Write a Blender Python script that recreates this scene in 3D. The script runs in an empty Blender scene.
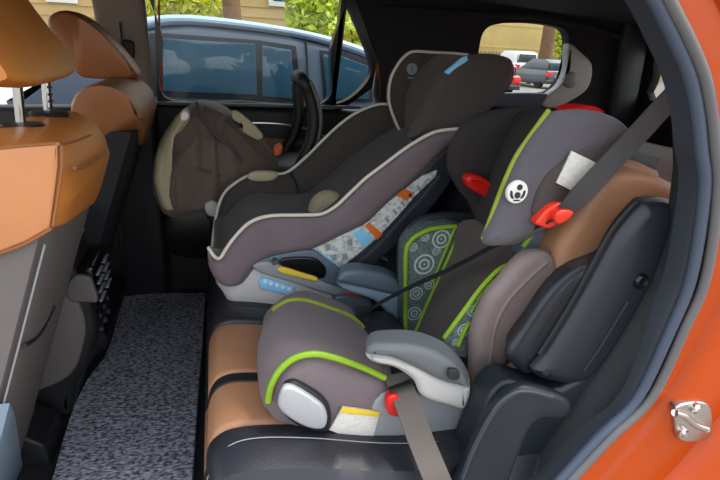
import bpy, bmesh, math, random
from mathutils import Vector, noise
random.seed(7)
SC = bpy.context.scene
COL = SC.collection

# ---------------------------------------------------------------- camera, world, sun, exposure
FPX = 520.0
CAMLOC = Vector((0, -0.55, 1.45))
_p, _t, _r = math.radians(16), math.radians(20), math.radians(3)
FW = Vector((math.sin(_p)*math.cos(_t), math.cos(_p)*math.cos(_t), -math.sin(_t)))
R0 = Vector((math.cos(_p), -math.sin(_p), 0)); U0 = R0.cross(FW)
RT = R0*math.cos(_r) + U0*math.sin(_r); UP = U0*math.cos(_r) - R0*math.sin(_r)
cam = bpy.data.cameras.new('camera'); cob = bpy.data.objects.new('camera', cam); COL.objects.link(cob)
cam.sensor_width = 36; cam.lens = FPX/720*36; cam.clip_start = 0.01; cam.clip_end = 200
from mathutils import Matrix
cob.matrix_world = Matrix(((RT.x, UP.x, -FW.x, CAMLOC.x), (RT.y, UP.y, -FW.y, CAMLOC.y), (RT.z, UP.z, -FW.z, CAMLOC.z), (0, 0, 0, 1)))
SC.camera = cob

w = bpy.data.worlds.new('world'); SC.world = w; w.use_nodes = True
nt = w.node_tree; bg = nt.nodes['Background']
sky = nt.nodes.new('ShaderNodeTexSky'); sky.sky_type = 'NISHITA'; sky.sun_disc = False
sky.sun_elevation = math.radians(52); sky.sun_rotation = math.radians(90); sky.air_density = 1.2; sky.dust_density = 3.0; sky.ozone_density = 1.0
mixw = nt.nodes.new('ShaderNodeMixRGB'); mixw.inputs['Fac'].default_value = 0.45
mixw.inputs['Color2'].default_value = (7.5, 7.3, 7.0, 1)
nt.links.new(sky.outputs[0], mixw.inputs['Color1']); nt.links.new(mixw.outputs[0], bg.inputs['Color'])
bg.inputs['Strength'].default_value = 0.30

def sun(rot, energy, ang, col):
    l = bpy.data.lights.new('sun', 'SUN'); l.energy = energy; l.angle = math.radians(ang); l.color = col
    o = bpy.data.objects.new('sun', l); COL.objects.link(o)
    d = Vector(rot).normalized(); o.rotation_euler = d.to_track_quat('-Z', 'Y').to_euler()
sun((-0.45, 0.12, -0.9), 2.0, 8, (1, .95, .86))
vs = SC.view_settings
vs.view_transform = 'Standard'; vs.look = 'None'; vs.gamma = 1.0; vs.use_curve_mapping = False
vs.exposure = 0.5
SC.display_settings.display_device = 'sRGB'

# ---------------------------------------------------------------- where a line of sight meets a plane of the car
def ray(x, y): return FW + RT*((x-360)/FPX) - UP*((y-240)/FPX)
def P(x, y, Y): d = ray(x, y); return CAMLOC + d*((Y-CAMLOC.y)/d.y)
def PZ(x, y, Z): d = ray(x, y); return CAMLOC + d*((Z-CAMLOC.z)/d.z)
def PX(x, y, X): d = ray(x, y); return CAMLOC + d*((X-CAMLOC.x)/d.x)
def PN(x, y, p, n): d = ray(x, y); return CAMLOC + d*((Vector(p)-CAMLOC).dot(n)/d.dot(n))

# ---------------------------------------------------------------- materials
def lin(h):
    h = h.lstrip('#'); c = [int(h[i:i+2], 16)/255 for i in (0, 2, 4)]
    return tuple((v/12.92 if v <= .04045 else ((v+.055)/1.055)**2.4) for v in c) + (1,)
def mat(name, col, rough=.6, metal=0, bump=0, scale=80, var=0, vscale=12, coat=0, sheen=0, spec=.5, detail=4):
    m = bpy.data.materials.new(name); m.use_nodes = True; n = m.node_tree.nodes; L = m.node_tree.links
    b = n['Principled BSDF']; c = lin(col)
    b.inputs['Base Color'].default_value = c; b.inputs['Roughness'].default_value = rough; b.inputs['Metallic'].default_value = metal
    b.inputs['Coat Weight'].default_value = coat; b.inputs['Coat Roughness'].default_value = .08
    b.inputs['Sheen Weight'].default_value = sheen; b.inputs['Specular IOR Level'].default_value = spec
    tc = n.new('ShaderNodeTexCoord')
    if bump:
        nz = n.new('ShaderNodeTexNoise'); nz.inputs['Scale'].default_value = scale; nz.inputs['Detail'].default_value = detail
        bp = n.new('ShaderNodeBump'); bp.inputs['Strength'].default_value = bump; bp.inputs['Distance'].default_value = .004
        L.new(tc.outputs['Object'], nz.inputs['Vector']); L.new(nz.outputs['Fac'], bp.inputs['Height']); L.new(bp.outputs[0], b.inputs['Normal'])
    if var:
        nz = n.new('ShaderNodeTexNoise'); nz.inputs['Scale'].default_value = vscale; nz.inputs['Detail'].default_value = 5
        rp = n.new('ShaderNodeValToRGB'); e = rp.color_ramp.elements
        e[0].position = .3; e[1].position = .7
        e[0].color = tuple(v*(1-var) for v in c[:3]) + (1,); e[1].color = tuple(min(1, v*(1+var)) for v in c[:3]) + (1,)
        L.new(tc.outputs['Object'], nz.inputs['Vector']); L.new(nz.outputs['Fac'], rp.inputs[0]); L.new(rp.outputs[0], b.inputs['Base Color'])
    return m
M = {}
def defm(k, *a, **kw): M[k] = mat(k, *a, **kw)
defm('tan', '#c47a34', .42, bump=.12, scale=260, var=.06, vscale=9)
defm('tan_doorlit', '#c98758', .45, bump=.12, scale=260, var=.05)
defm('tan_dark', '#98613a', .45, bump=.12, scale=260, var=.06)
defm('saddle', '#ac7d5b', .5, bump=.12, scale=260, var=.08)
defm('navy', '#23252d', .42, bump=.12, scale=300)
defm('seat_gray', '#6b6563', .55, bump=.1, scale=300, var=.05)
defm('black', '#17181b', .55, bump=.05, scale=200)
defm('black_soft', '#1c1d22', .75, bump=.1, scale=300)
defm('black_gloss', '#0c0d0f', .25)
defm('liner', '#26262b', .95, bump=.15, scale=400)
defm('pillar', '#8a7d73', .7, bump=.05, scale=300)
defm('trim_gray', '#343a42', .55, bump=.05, scale=300)
defm('seal_blue', '#454f60', .5)
defm('seal_gray', '#646263', .5)
defm('orange_paint', '#b8450a', .4, coat=.10, spec=.3)
defm('chrome', '#d9d9d9', .12, metal=1)
defm('steel', '#c9c7c2', .28, metal=1, bump=.05, scale=60)
defm('cloth_brown', '#4f4744', .9, bump=.25, scale=600, var=.08, sheen=.15)
defm('cloth_mauve', '#706467', .85, bump=.22, scale=600, var=.07, sheen=.15)
defm('cloth_char', '#453e3b', .92, bump=.25, scale=600, var=.08, sheen=.12)
defm('cloth_dark', '#302c2c', .92, bump=.25, scale=600, var=.08)
defm('cloth_gray', '#58545a', .9, bump=.25, scale=600, var=.06, sheen=.12)
defm('cloth_canopy', '#67584f', .9, bump=.35, scale=90, var=.12, vscale=20, sheen=.15)
defm('khaki', '#b5ab8c', .9, bump=.25, scale=400, var=.08)
defm('thread', '#8f8b84', .7)
defm('piping_cream', '#d6d3c4', .7)
defm('green', '#86ad1e', .6)
defm('green_dull', '#8a9c2c', .7)
defm('bolster_taupe', '#7c6e6a', .5, bump=.06, scale=60, var=.08)
defm('plastic_light', '#bdbbb8', .42)
defm('plastic_mid', '#8e9296', .42)
defm('plastic_slate', '#5d6a76', .4)
defm('plastic_pad', '#64686c', .5)
defm('plastic_blue', '#7d92a4', .4)
defm('plastic_dark', '#2b3038', .5)
defm('hinge', '#1b2129', .45)
defm('silver', '#b9bcc0', .35, metal=.3)
defm('red', '#d81e1c', .35)
defm('red_orange', '#e2341f', .35)
defm('white', '#e8e6e2', .6)
defm('label_white', '#d9d6cf', .7, var=.05, vscale=60)
defm('label_cyan', '#86c8ee', .5)
defm('label_orange', '#d9682a', .6)
defm('yellow', '#e3c23a', .6)
defm('ink', '#2b2a2e', .6)
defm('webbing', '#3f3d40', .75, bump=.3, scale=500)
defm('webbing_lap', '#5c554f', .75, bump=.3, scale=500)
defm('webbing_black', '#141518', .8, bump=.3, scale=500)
defm('asphalt', '#77736d', .95, bump=.3, scale=30, var=.12, vscale=3)
defm('van_paint', '#8b9fb5', .3, coat=.6)
defm('van_dark', '#5b6878', .35, coat=.4)
defm('van_frame', '#191d22', .4)
defm('van_glass', '#2a4a5c', .06, spec=.6)
defm('siding', '#b39a68', .9, var=.06, vscale=2)
defm('siding_far', '#bda468', .9, var=.08, vscale=.6)
defm('bark', '#6b5138', .95, bump=.6, scale=14, var=.2, vscale=6)
defm('leaf', '#a8bb33', .6, var=.35, vscale=3)
defm('leaf_dark', '#6f8f2b', .6, var=.35, vscale=3)
defm('leaf_yellow', '#bcc236', .6, var=.3, vscale=3)
defm('tire', '#151515', .9)
defm('car_silver', '#aab2b8', .3, coat=.5)
defm('car_white', '#dfe2e4', .3, coat=.5)
defm('car_gray', '#3e474d', .3, coat=.5)
defm('car_red', '#8f1c28', .3, coat=.5)
defm('car_glass', '#2b3a42', .08)
defm('fence', '#6b5f45', .9)
defm('window_white', '#cfd3cc', .5)

def carpet():
    m = mat('carpet', '#5c6270', 1.0); n = m.node_tree.nodes; L = m.node_tree.links; b = n['Principled BSDF']
    tc = n.new('ShaderNodeTexCoord'); nz = n.new('ShaderNodeTexNoise'); nz.inputs['Scale'].default_value = 150; nz.inputs['Detail'].default_value = 3
    mp = n.new('ShaderNodeMapping'); mp.inputs['Scale'].default_value = (.6, 1.2, 1)
    rp = n.new('ShaderNodeValToRGB'); e = rp.color_ramp.elements; e[0].position = .36; e[1].position = .66
    e[0].color = lin('#3d404b'); e[1].color = lin('#bcbfcc')
    bp = n.new('ShaderNodeBump'); bp.inputs['Strength'].default_value = .8; bp.inputs['Distance'].default_value = .006
    L.new(tc.outputs['Object'], mp.inputs[0]); L.new(mp.outputs[0], nz.inputs['Vector']); L.new(nz.outputs['Fac'], rp.inputs[0]); L.new(rp.outputs[0], b.inputs['Base Color'])
    L.new(nz.outputs['Fac'], bp.inputs['Height']); L.new(bp.outputs[0], b.inputs['Normal'])
    return m
M['carpet'] = carpet()
def glass():
    m = bpy.data.materials.new('window_glass'); m.use_nodes = True; n = m.node_tree.nodes; L = m.node_tree.links
    n.remove(n['Principled BSDF']); o = n['Material Output']
    t = n.new('ShaderNodeBsdfTransparent'); t.inputs[0].default_value = (.86, .9, .9, 1)
    g = n.new('ShaderNodeBsdfGlossy'); g.inputs['Roughness'].default_value = .02
    fr = n.new('ShaderNodeFresnel'); fr.inputs[0].default_value = 1.35
    mx = n.new('ShaderNodeMixShader'); L.new(fr.outputs[0], mx.inputs[0]); L.new(t.outputs[0], mx.inputs[1]); L.new(g.outputs[0], mx.inputs[2]); L.new(mx.outputs[0], o.inputs[0])
    return m
M['glass'] = glass()
def print_mat(name, base, inks, sx, sz):
    # a printed sticker: short rows of ink blocks on a plain ground
    m = mat(name, base, .55); n = m.node_tree.nodes; L = m.node_tree.links; b = n['Principled BSDF']
    tc = n.new('ShaderNodeTexCoord'); mp = n.new('ShaderNodeMapping'); mp.inputs['Rotation'].default_value = (math.radians(-90), 0, 0)
    sp = n.new('ShaderNodeMapping'); sp.inputs['Scale'].default_value = (sx, sx, sz)
    vo = n.new('ShaderNodeTexVoronoi'); vo.distance = 'CHEBYCHEV'; vo.inputs['Scale'].default_value = 1
    rp = n.new('ShaderNodeValToRGB'); rp.color_ramp.interpolation = 'CONSTANT'
    e = rp.color_ramp.elements
    cols = [base] + inks
    e[0].position = 0; e[0].color = lin(base); e[1].position = .45; e[1].color = lin(inks[0])
    for i, c in enumerate(inks[1:]):
        k = e.new(.6 + .4*i/len(inks)); k.color = lin(c)
    sep = n.new('ShaderNodeSeparateColor')
    L.new(tc.outputs['Object'], sp.inputs[0]); L.new(sp.outputs[0], vo.inputs['Vector']); L.new(vo.outputs['Color'], sep.inputs[0]); L.new(sep.outputs[0], rp.inputs[0]); L.new(rp.outputs[0], b.inputs['Base Color'])
    return m
M['print_strip'] = print_mat('print_strip', '#d4d8d4', ['#c6c7be', '#a9b0b0', '#cfc3a6', '#9fb3bd'], 120, 160)
M['print_small'] = print_mat('print_small', '#dcd9d0', ['#d8d5cc', '#d0ccc3'], 200, 500)
def ring_cloth(name, rings):
    # woven print of gear-like rings: (world centre, radius)
    m = mat(name, '#6b7b78', .9); n = m.node_tree.nodes; L = m.node_tree.links; b = n['Principled BSDF']
    g = n.new('ShaderNodeNewGeometry'); acc = None
    def mth(op, a, c=None):
        k = n.new('ShaderNodeMath'); k.operation = op
        for i, v in enumerate((a, c)):
            if v is None: continue
            if isinstance(v, (int, float)): k.inputs[i].default_value = v
            else: L.new(v, k.inputs[i])
        return k.outputs[0]
    sp = n.new('ShaderNodeSeparateXYZ'); tc = n.new('ShaderNodeTexCoord'); L.new(tc.outputs['Object'], sp.inputs[0])
    for c, R in rings:
        dx = mth('SUBTRACT', sp.outputs[0], c.x); dz = mth('SUBTRACT', sp.outputs[2], c.z)
        d = mth('DIVIDE', mth('SQRT', mth('ADD', mth('MULTIPLY', dx, dx), mth('MULTIPLY', dz, dz))), R)
        wv = mth('MULTIPLY', mth('GREATER_THAN', mth('COSINE', mth('MULTIPLY', d, 2*math.pi*2.05)), .25), mth('LESS_THAN', d, 1.12))
        acc = wv if acc is None else mth('MAXIMUM', acc, wv)
    nz = n.new('ShaderNodeTexNoise'); nz.inputs['Scale'].default_value = 160; L.new(tc.outputs['Object'], nz.inputs['Vector'])
    tot = mth('ADD', mth('MULTIPLY', acc, .7), mth('MULTIPLY', nz.outputs['Fac'], .5))
    r = n.new('ShaderNodeValToRGB'); e = r.color_ramp.elements; e[0].position = .15; e[0].color = lin('#47555a'); e[1].position = .95; e[1].color = lin('#b4c6b8')
    L.new(tot, r.inputs[0]); L.new(r.outputs[0], b.inputs['Base Color'])
    return m
BOO = Vector((.25, .33, .85))
def rset(Y, items): return [(P(x, y, Y)-BOO, r/520*(Y+.55)*1.18) for x, y, r in items]
M['rings'] = ring_cloth('ring_print_cloth', rset(.47, [(423, 263, 10), (440, 238, 9), (435, 250, 4), (415, 292, 6.5), (428, 283, 5), (413, 312, 7), (412, 246, 4), (424, 236, 4)]))
M['rings_near'] = ring_cloth('ring_print_lining', rset(.2, [(500, 272, 5), (489, 284, 5.5), (480, 296, 4.5), (472, 310, 6), (463, 329, 7), (455, 341, 4), (480, 310, 4)]))
#M['rings'] = gear_cloth()

# ---------------------------------------------------------------- objects
ORG = {}
def thing(name, label, cat, loc=(0, 0, 0), group=None):
    o = bpy.data.objects.new(name, None); COL.objects.link(o); o.location = loc; o.empty_display_size = .05
    o['label'] = label; o['category'] = cat
    if group: o['group'] = group
    ORG[o] = Vector(loc); return o
class B:
    def __init__(s): s.bm = bmesh.new()
    def build(s, name, m, parent=None, label=None, cat=None, kind=None, sharp=40, group=None, at=None):
        bm = s.bm
        bmesh.ops.remove_doubles(bm, verts=bm.verts, dist=1e-6)
        bmesh.ops.recalc_face_normals(bm, faces=bm.faces)
        off = ORG[parent] if parent is not None else Vector(at or (0, 0, 0))
        for v in bm.verts: v.co -= off
        me = bpy.data.meshes.new(name); bm.to_mesh(me); bm.free()
        me.polygons.foreach_set('use_smooth', [True]*len(me.polygons)); me.set_sharp_from_angle(angle=math.radians(sharp))
        me.materials.append(M[m] if isinstance(m, str) else m)
        o = bpy.data.objects.new(name, me); COL.objects.link(o)
        if parent is not None: o.parent = parent
        else: o.location = off
        ORG[o] = off
        if label: o['label'] = label
        if cat: o['category'] = cat
        if kind: o['kind'] = kind
        if group: o['group'] = group
        return o
    def rings(s, rings, cap=True, closed=True):
        vs = [[s.bm.verts.new(p) for p in r] for r in rings]
        n = len(vs[0])
        for a, b in zip(vs, vs[1:]):
            for i in range(n if closed else n-1):
                j = (i+1) % n
                try: s.bm.faces.new((a[i], a[j], b[j], b[i]))
                except ValueError: pass
        if cap and closed:
            fs = [s.bm.faces.new(vs[0]), s.bm.faces.new(vs[-1])]
            if n > 16: bmesh.ops.triangulate(s.bm, faces=fs, ngon_method='EAR_CLIP')
        return s
    def box(s, c, d, bev=0, rot=None, seg=2):
        t = bmesh.new(); bmesh.ops.create_cube(t, size=1)
        for v in t.verts: v.co = Vector((v.co.x*d[0], v.co.y*d[1], v.co.z*d[2]))
        if bev: bmesh.ops.bevel(t, geom=t.edges[:], offset=bev, segments=seg, affect='EDGES', profile=.5)
        for v in t.verts:
            p = v.co.copy()
            if rot is not None: p = rot @ p
            v.co = p + Vector(c)
        me = bpy.data.meshes.new('t'); t.to_mesh(me); t.free(); s.bm.from_mesh(me); bpy.data.meshes.remove(me); return s
    def tube(s, pts, r, n=8, smooth=True, closed=False, flat=1.0):
        pts = [Vector(p) for p in pts]
        if smooth and len(pts) > 2: pts = cr(pts, closed, 5)
        rr = []; up = Vector((.13, .97, .21)); N = len(pts)
        for i, p in enumerate(pts):
            a = pts[(i-1) % N] if (closed or i) else p; b = pts[(i+1) % N] if (closed or i < N-1) else p
            t = (b-a).normalized(); x = up.cross(t)
            if x.length < 1e-3: x = Vector((1, 0, 0)).cross(t)
            x.normalize(); y = t.cross(x)
            rad = r(i/(N-1)) if callable(r) else r
            rr.append([p + x*(rad*math.cos(2*math.pi*k/n)) + y*(rad*flat*math.sin(2*math.pi*k/n)) for k in range(n)])
        if closed: rr.append(rr[0]); return s.rings(rr, cap=False)
        return s.rings(rr)
    def ribbon(s, pts, wd, th=.0015):
        # a strap: points with a side vector (full width) each
        pts = [Vector(p) for p in pts]; wds = [Vector(x) for x in wd] if isinstance(wd[0], (tuple, list, Vector)) else [Vector(wd)]*len(pts)
        if len(pts) > 2:
            P6 = cr([Vector((*p,)) for p in pts], False, 5); W6 = cr(wds, False, 5); pts, wds = P6, W6
        rr = []
        for i, p in enumerate(pts):
            t = (pts[min(i+1, len(pts)-1)] - pts[max(i-1, 0)]).normalized(); h = wds[i]/2; nn = t.cross(h).normalized()*th
            rr.append([p-h-nn, p+h-nn, p+h+nn, p-h+nn])
        return s.rings(rr)
    def lathe(s, c, prof, axis='z', n=24):
        rr = []
        for (r, h) in prof:
            rg = []
            for k in range(n):
                a = 2*math.pi*k/n; x, y = r*math.cos(a), r*math.sin(a)
                v = {'z': (x, y, h), 'y': (x, h, y), 'x': (h, x, y)}[axis]
                rg.append(Vector(c) + Vector(v))
            rr.append(rg)
        return s.rings(rr)
def cr(pts, closed, k):
    n = len(pts); out = []
    for i in range(n if closed else n-1):
        if closed: a, b, c, d = pts[(i-1) % n], pts[i], pts[(i+1) % n], pts[(i+2) % n]
        else: a, b, c, d = pts[max(i-1, 0)], pts[i], pts[i+1], pts[min(i+2, n-1)]
        for j in range(k):
            t = j/k
            out.append(.5*((2*b) + (c-a)*t + (2*a-5*b+4*c-d)*t*t + (3*b-a-3*c+d)*t**3))
    if not closed: out.append(pts[-1])
    return out
def resample(pts, n):
    L = [0]; m = len(pts)
    for i in range(m): L.append(L[-1] + (pts[(i+1) % m]-pts[i]).length)
    out = []; j = 0
    for k in range(n):
        t = L[-1]*k/n
        while L[j+1] < t: j += 1
        f = (t-L[j])/max(L[j+1]-L[j], 1e-9); out.append(pts[j].lerp(pts[(j+1) % m], f))
    return out
def inset(pts, d):
    # pts share one Y; offset inwards in X-Z, never past the middle of a narrow place
    n = len(pts); A = sum(pts[i].x*pts[(i+1) % n].z - pts[(i+1) % n].x*pts[i].z for i in range(n)); sg = 1 if A > 0 else -1
    nn = []
    for i in range(n):
        t = pts[(i+1) % n]-pts[i-1]; v = Vector((-t.z, 0, t.x))*sg
        nn.append(v.normalized() if v.length > 1e-9 else v)
    lim = []
    for i in range(n):
        p, v = pts[i], nn[i]; best = 9
        for j in range(n):
            if j == i or j == (i-1) % n: continue
            a, c = pts[j]-p, pts[(j+1) % n]-p; e = c-a; det = v.x*(-e.z) + e.x*v.z
            if abs(det) < 1e-12: continue
            t = (a.x*(-e.z) + e.x*a.z)/det; u = (v.x*a.z - v.z*a.x)/det
            if -1e-4 <= u <= 1.0001 and 1e-5 < t < best: best = t
        lim.append(min(d, best*.36))
    for _ in range(6): lim = [min(lim[i], (lim[i-1]+lim[i]*2+lim[(i+1) % n])/4) for i in range(n)]
    return [pts[i] + nn[i]*lim[i] for i in range(n)]
def loft(b, slices, r=.01, smooth=True, n=72, wob=0, ws=14, cap=(1, 1), seed=0):
    """slices: (Y, outline) with outline in picture points met at that Y, or Vectors. Rounded ends."""
    W = []; sg0 = 1 if slices[-1][0] > slices[0][0] else -1
    for k, (Y, o) in enumerate(slices):
        Yr = Y + (sg0*r if k == 0 and cap[0] else 0) - (sg0*r if k == len(slices)-1 and cap[1] else 0)
        q = [p.copy() if isinstance(p, Vector) else P(p[0], p[1], Yr) for p in o]
        for p in q: p.y = Y if not isinstance(o[0], Vector) else p.y
        W.append(q)
    same = len({len(x) for x in W}) == 1 and len(W) > 1
    R_ = []
    for q in W:
        if smooth: q = cr(q, True, 6)
        elif same: q = [q[i].lerp(q[(i+1) % len(q)], j/3) for i in range(len(q)) for j in range(3)]
        if not same or not smooth and len(W) == 1: q = resample(q, n)
        R_.append(q)
    if same and smooth and False: pass
    rr = []
    prof = [(1-math.cos(a), math.sin(a)) for a in (math.pi/2*.999, math.pi/3, math.pi/6, 0)]
    first, last = R_[0], R_[-1]
    y0, y1 = first[0].y, last[0].y; sgn = 1 if y1 > y0 else -1
    def shift(q, y): return [Vector((p.x, y, p.z)) for p in q]
    if r > 0 and cap[0]:
        for a in (0, .5, 1, 1.3):
            rr.append(shift(inset(first, r*(1-math.sin(a)) ), y0 + sgn*r*(1-math.cos(a))))
    rr.append(shift(first, y0 + sgn*(r if cap[0] else 0)))
    for q in R_[1:-1]: rr.append(q)
    rr.append(shift(last, y1 - sgn*(r if cap[1] else 0)))
    if r > 0 and cap[1]:
        for a in (1.3, 1, .5, 0):
            rr.append(shift(inset(last, r*(1-math.sin(a))), y1 - sgn*r*(1-math.cos(a))))
    if wob:
        for q in rr:
            for p in q:
                v = noise.noise_vector(p*ws + Vector((seed, 0, 0))); p += v*wob
    return b.rings(rr)
def slab(b, o, Yn, Yf, r=.01, smooth=True, n=72, lean=0, **k):
    """lean: how far (x, z) the far face sits from the near face"""
    q = [p if isinstance(p, Vector) else P(p[0], p[1], Yn + (r if Yf > Yn else -r)) for p in o]
    for p in q: p.y = Yn
    lx, lz = lean if lean else (0, 0)
    return loft(b, [(Yn, q), (Yf, [Vector((p.x+lx, Yf, p.z+lz)) for p in q])], r, smooth, n, **k)
def pline(px, Y): return [P(x, y, Y) for x, y in px]
def XZ(pts, Y): return [Vector((x, Y, z)) for x, z in pts]
def holed(b, outer, inner, Yn, Yf, n=96):
    """a panel between two Y planes with an opening, both outlines in the plane Yn"""
    ic = cr(inner, True, 6); c = sum(ic, Vector())/len(ic)
    def hit(poly, a):
        d = Vector((math.cos(a), 0, math.sin(a))); best = 0
        for i in range(len(poly)):
            p, q = poly[i]-c, poly[(i+1) % len(poly)]-c; e = q-p; det = d.x*(-e.z) + e.x*d.z
            if abs(det) < 1e-9: continue
            t = (p.x*(-e.z) + e.x*p.z)/det; u = (d.x*p.z - d.z*p.x)/det
            if -1e-6 <= u <= 1+1e-6 and t > best: best = t
        return c + d*best
    ang = sorted([2*math.pi*k/n for k in range(n)] + [math.atan2(p.z-c.z, p.x-c.x) % (2*math.pi) for p in outer])
    io = [hit(ic, a) for a in ang]; oo = [hit(outer, a) for a in ang]
    f = lambda q, y: [Vector((p.x, y, p.z)) for p in q]
    b.rings([f(io, Yn), f(oo, Yn), f(oo, Yf), f(io, Yf), f(io, Yn)], cap=False)
    return io

# ================================================================ the setting
b = B(); b.box((10, 25, -.05), (110, 110, .1)); b.build('ground', 'asphalt', kind='structure')
b = B(); b.box((.4, .8, .47), (3.4, 1.42, .04)); b.build('floor', 'black_soft', kind='structure')
b = B(); slab(b, XZ([(-1.2, 1.60), (-.2, 1.655), (.9, 1.65), (1.9, 1.60), (1.9, 1.65), (.9, 1.70), (-.2, 1.705), (-1.2, 1.65)], .06), .06, 1.52, .012)
b.build('ceiling', 'liner', kind='structure')
# front and rear screens' rails carry the roof
b = B(); b.tube([(-1.2, .08, 1.63), (-1.2, .8, 1.645), (-1.2, 1.5, 1.63)], .035); b.build('trim_1', 'liner', kind='structure')

# near body side: orange panel round the door opening, with its seals
inner = [(640, -60), (646, -20), (654, 20), (664, 45), (676, 85), (681, 120), (682, 155), (679, 195), (668, 245), (652, 290), (632, 335), (602, 385), (572, 430), (540, 475), (522, 500), (505, 530)]
dark_i = [(614, -60), (624, -20), (640, 15), (655, 45), (668, 75), (676, 112), (678, 150), (677, 180), (666, 245), (648, 290), (626, 330), (596, 378), (563, 425), (532, 470), (512, 500), (490, 530)]
blue_i = [(618, -60), (632, -20), (651, 13), (666, 45), (679, 75), (688, 112), (692, 150), (696, 185), (687, 245), (678, 285), (661, 326), (628, 398), (590, 437), (557, 476), (535, 500), (512, 530)]
gray_i = [(648, -60), (656, -20), (668, 10), (682, 37), (698, 75), (705, 112), (709, 150), (712, 185), (706, 245), (696, 290), (681, 326), (645, 398), (606, 437), (568, 476), (546, 500), (522, 530)]
paint_i = [(652, -60), (664, -20), (678, 8), (693, 37), (709, 75), (717, 112), (721, 150), (723, 185), (717, 245), (707, 290), (690, 326), (658, 396), (616, 437), (580, 476), (559, 500), (535, 530)]
ridge = [(690, -60), (704, -20), (718, 8), (732, 40), (742, 75), (748, 112), (750, 150), (750, 185), (738, 245), (722, 290), (702, 330), (664, 396), (632, 437), (600, 476), (578, 500), (556, 530)]
def band(name, A, Ya, Bq, Yb, th, m, **k):
    b = B(); a = cr(pline(A, Ya), False, 4); c = cr(pline(Bq, Yb), False, 4)
    rr = []
    for p, q in zip(a, c):
        t = (q-p); nn = Vector((0, 1, 0)); e = t*.12
        rr.append([p + nn*th, p + nn*.004, p + e, q - e, q + nn*.004, q + nn*th])
    return b.rings(rr).build(name, m, kind='structure', **k)
band('trim_2', dark_i, .055, blue_i, .02, .010, 'black_soft')
band('trim_3', blue_i, .012, gray_i, -.004, .03, 'trim_gray')
b = B(); mid = [((a[0]*.45+c[0]*.55), (a[1]*.45+c[1]*.55)) for a, c in zip(blue_i, gray_i)]
b.tube(pline(mid, -.004), .0085, 10); b.build('trim_4', 'seal_blue', kind='structure')
b = B(); b.tube(pline([(a[0]*.45+c[0]*.55, a[1]*.45+c[1]*.55) for a, c in zip(gray_i, paint_i)], -.012), .0075, 10); b.build('trim_5', 'seal_gray', kind='structure')
# painted sheet: three steps outwards from the opening
b = B(); a = cr(pline(paint_i, -.004), False, 4); c = cr(pline(ridge, -.006), False, 4); rr = []
for p, q in zip(a, c):
    o = Vector((max(q.x + .9, 1.5), 0, q.z)) if True else q
    d = (q-p).normalized()
    rr.append([p + Vector((0, .03, 0)), p, p.lerp(q, .75), q, q + d*.004 + Vector((0, -.006, 0)), q + d*.010 + Vector((0, -.011, 0)), q + d*.03 + Vector((0, -.013, 0)), Vector((q.x+.14, -.018, q.z)), Vector((q.x+.16, -.05, q.z)), Vector((q.x+.5, -.07, q.z)), Vector((2.1, -.04, q.z))])
b.rings(rr, cap=False, closed=False)
me = b.build('wall_left', 'orange_paint', kind='structure', sharp=60)
s = me.modifiers.new('sheet', 'SOLIDIFY'); s.thickness = .004; s.offset = 0

# far side of the cabin: pillars, door, windows
YF = 1.5
b = B(); slab(b, XZ([(-.375, 1.66), (-.212, 1.66), (-.205, 1.245), (-.352, 1.245)], 1.45), 1.45, 1.53, .02, n=80, smooth=False)
b.build('trim_6', 'pillar', kind='structure')
b = B(); slab(b, XZ([(-.36, 1.245), (-.205, 1.245), (-.205, .47), (-.37, .47)], 1.44), 1.44, 1.53, .02, n=80, smooth=False)
b.build('trim_15', 'black', kind='structure')
# rear door below the glass line
b = B(); slab(b, XZ([(-.21, 1.235), (.56, 1.225), (.66, 1.1), (.62, .8), (.5, .47), (-.21, .47)], 1.47), 1.47, 1.56, .02, smooth=False, n=90)
d1 = b.build('door_1', 'black', kind='structure')
b = B(); slab(b, XZ([(-.15, 1.12), (.1, 1.13), (.42, 1.10), (.5, 1.05), (.42, .98), (-.15, .96)], 1.452), 1.452, 1.475, .01); b.build('door_insert', 'tan_dark', d1)
b = B(); slab(b, XZ([(-.16, .97), (.1, .965), (.42, .98), (.42, .94), (.1, .91), (-.16, .92)], 1.40), 1.40, 1.475, .015); b.build('armrest', 'black_soft', d1)
b = B(); b.tube([(-.02, 1.466, 1.16), (.12, 1.464, 1.175), (.25, 1.463, 1.172), (.36, 1.464, 1.15), (.44, 1.466, 1.11)], .004); b.build('trim_strip', 'steel', d1)
b = B(); slab(b, XZ([(-.17, .86), (.25, .85), (.25, .66), (-.17, .66)], 1.45), 1.45, 1.475, .012); b.build('door_pocket', 'black_gloss', d1)
b = B(); b.box((.17, 1.462, 1.241), (.76, .03, .012), .004); b.build('belt_seal', 'seal_gray', d1)
# glass of the rear door with its frame
fr_o = [P(153, -40, YF), P(349, -40, YF), P(334, 104, YF), P(330, 108, YF), P(158, 104, YF)]
fr_i = [P(162, -30, YF), P(338, -30, YF), P(330, 50, YF), P(324, 102, YF), P(240, 101, YF), P(165, 97, YF), P(163, 40, YF)]
def paneled(name, frm, pane, m_f='black_gloss', Yn=YF-.015, Yf=YF+.03):
    b = B(); io = holed(b, frm, pane, Yn, Yf); f = b.build(name, m_f, kind='structure')
    b = B(); y = (Yn+Yf)/2
    vs = [b.bm.verts.new((p.x, y, p.z)) for p in io]; b.bm.faces.new(vs); b.build('pane', 'glass', f)
    return f
paneled('window_1', fr_o, fr_i)
b = B(); b.tube([P(158.5, -40, 1.49), P(159.5, 40, 1.49), P(161.5, 98, 1.49)], .0035); b.build('trim_7', 'orange_paint', kind='structure')
tri_o = [P(343, -25, YF), P(352, -10, YF), P(376, 62, YF), P(371, 88, YF), P(340, 110, YF), P(330, 108, YF)]
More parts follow.
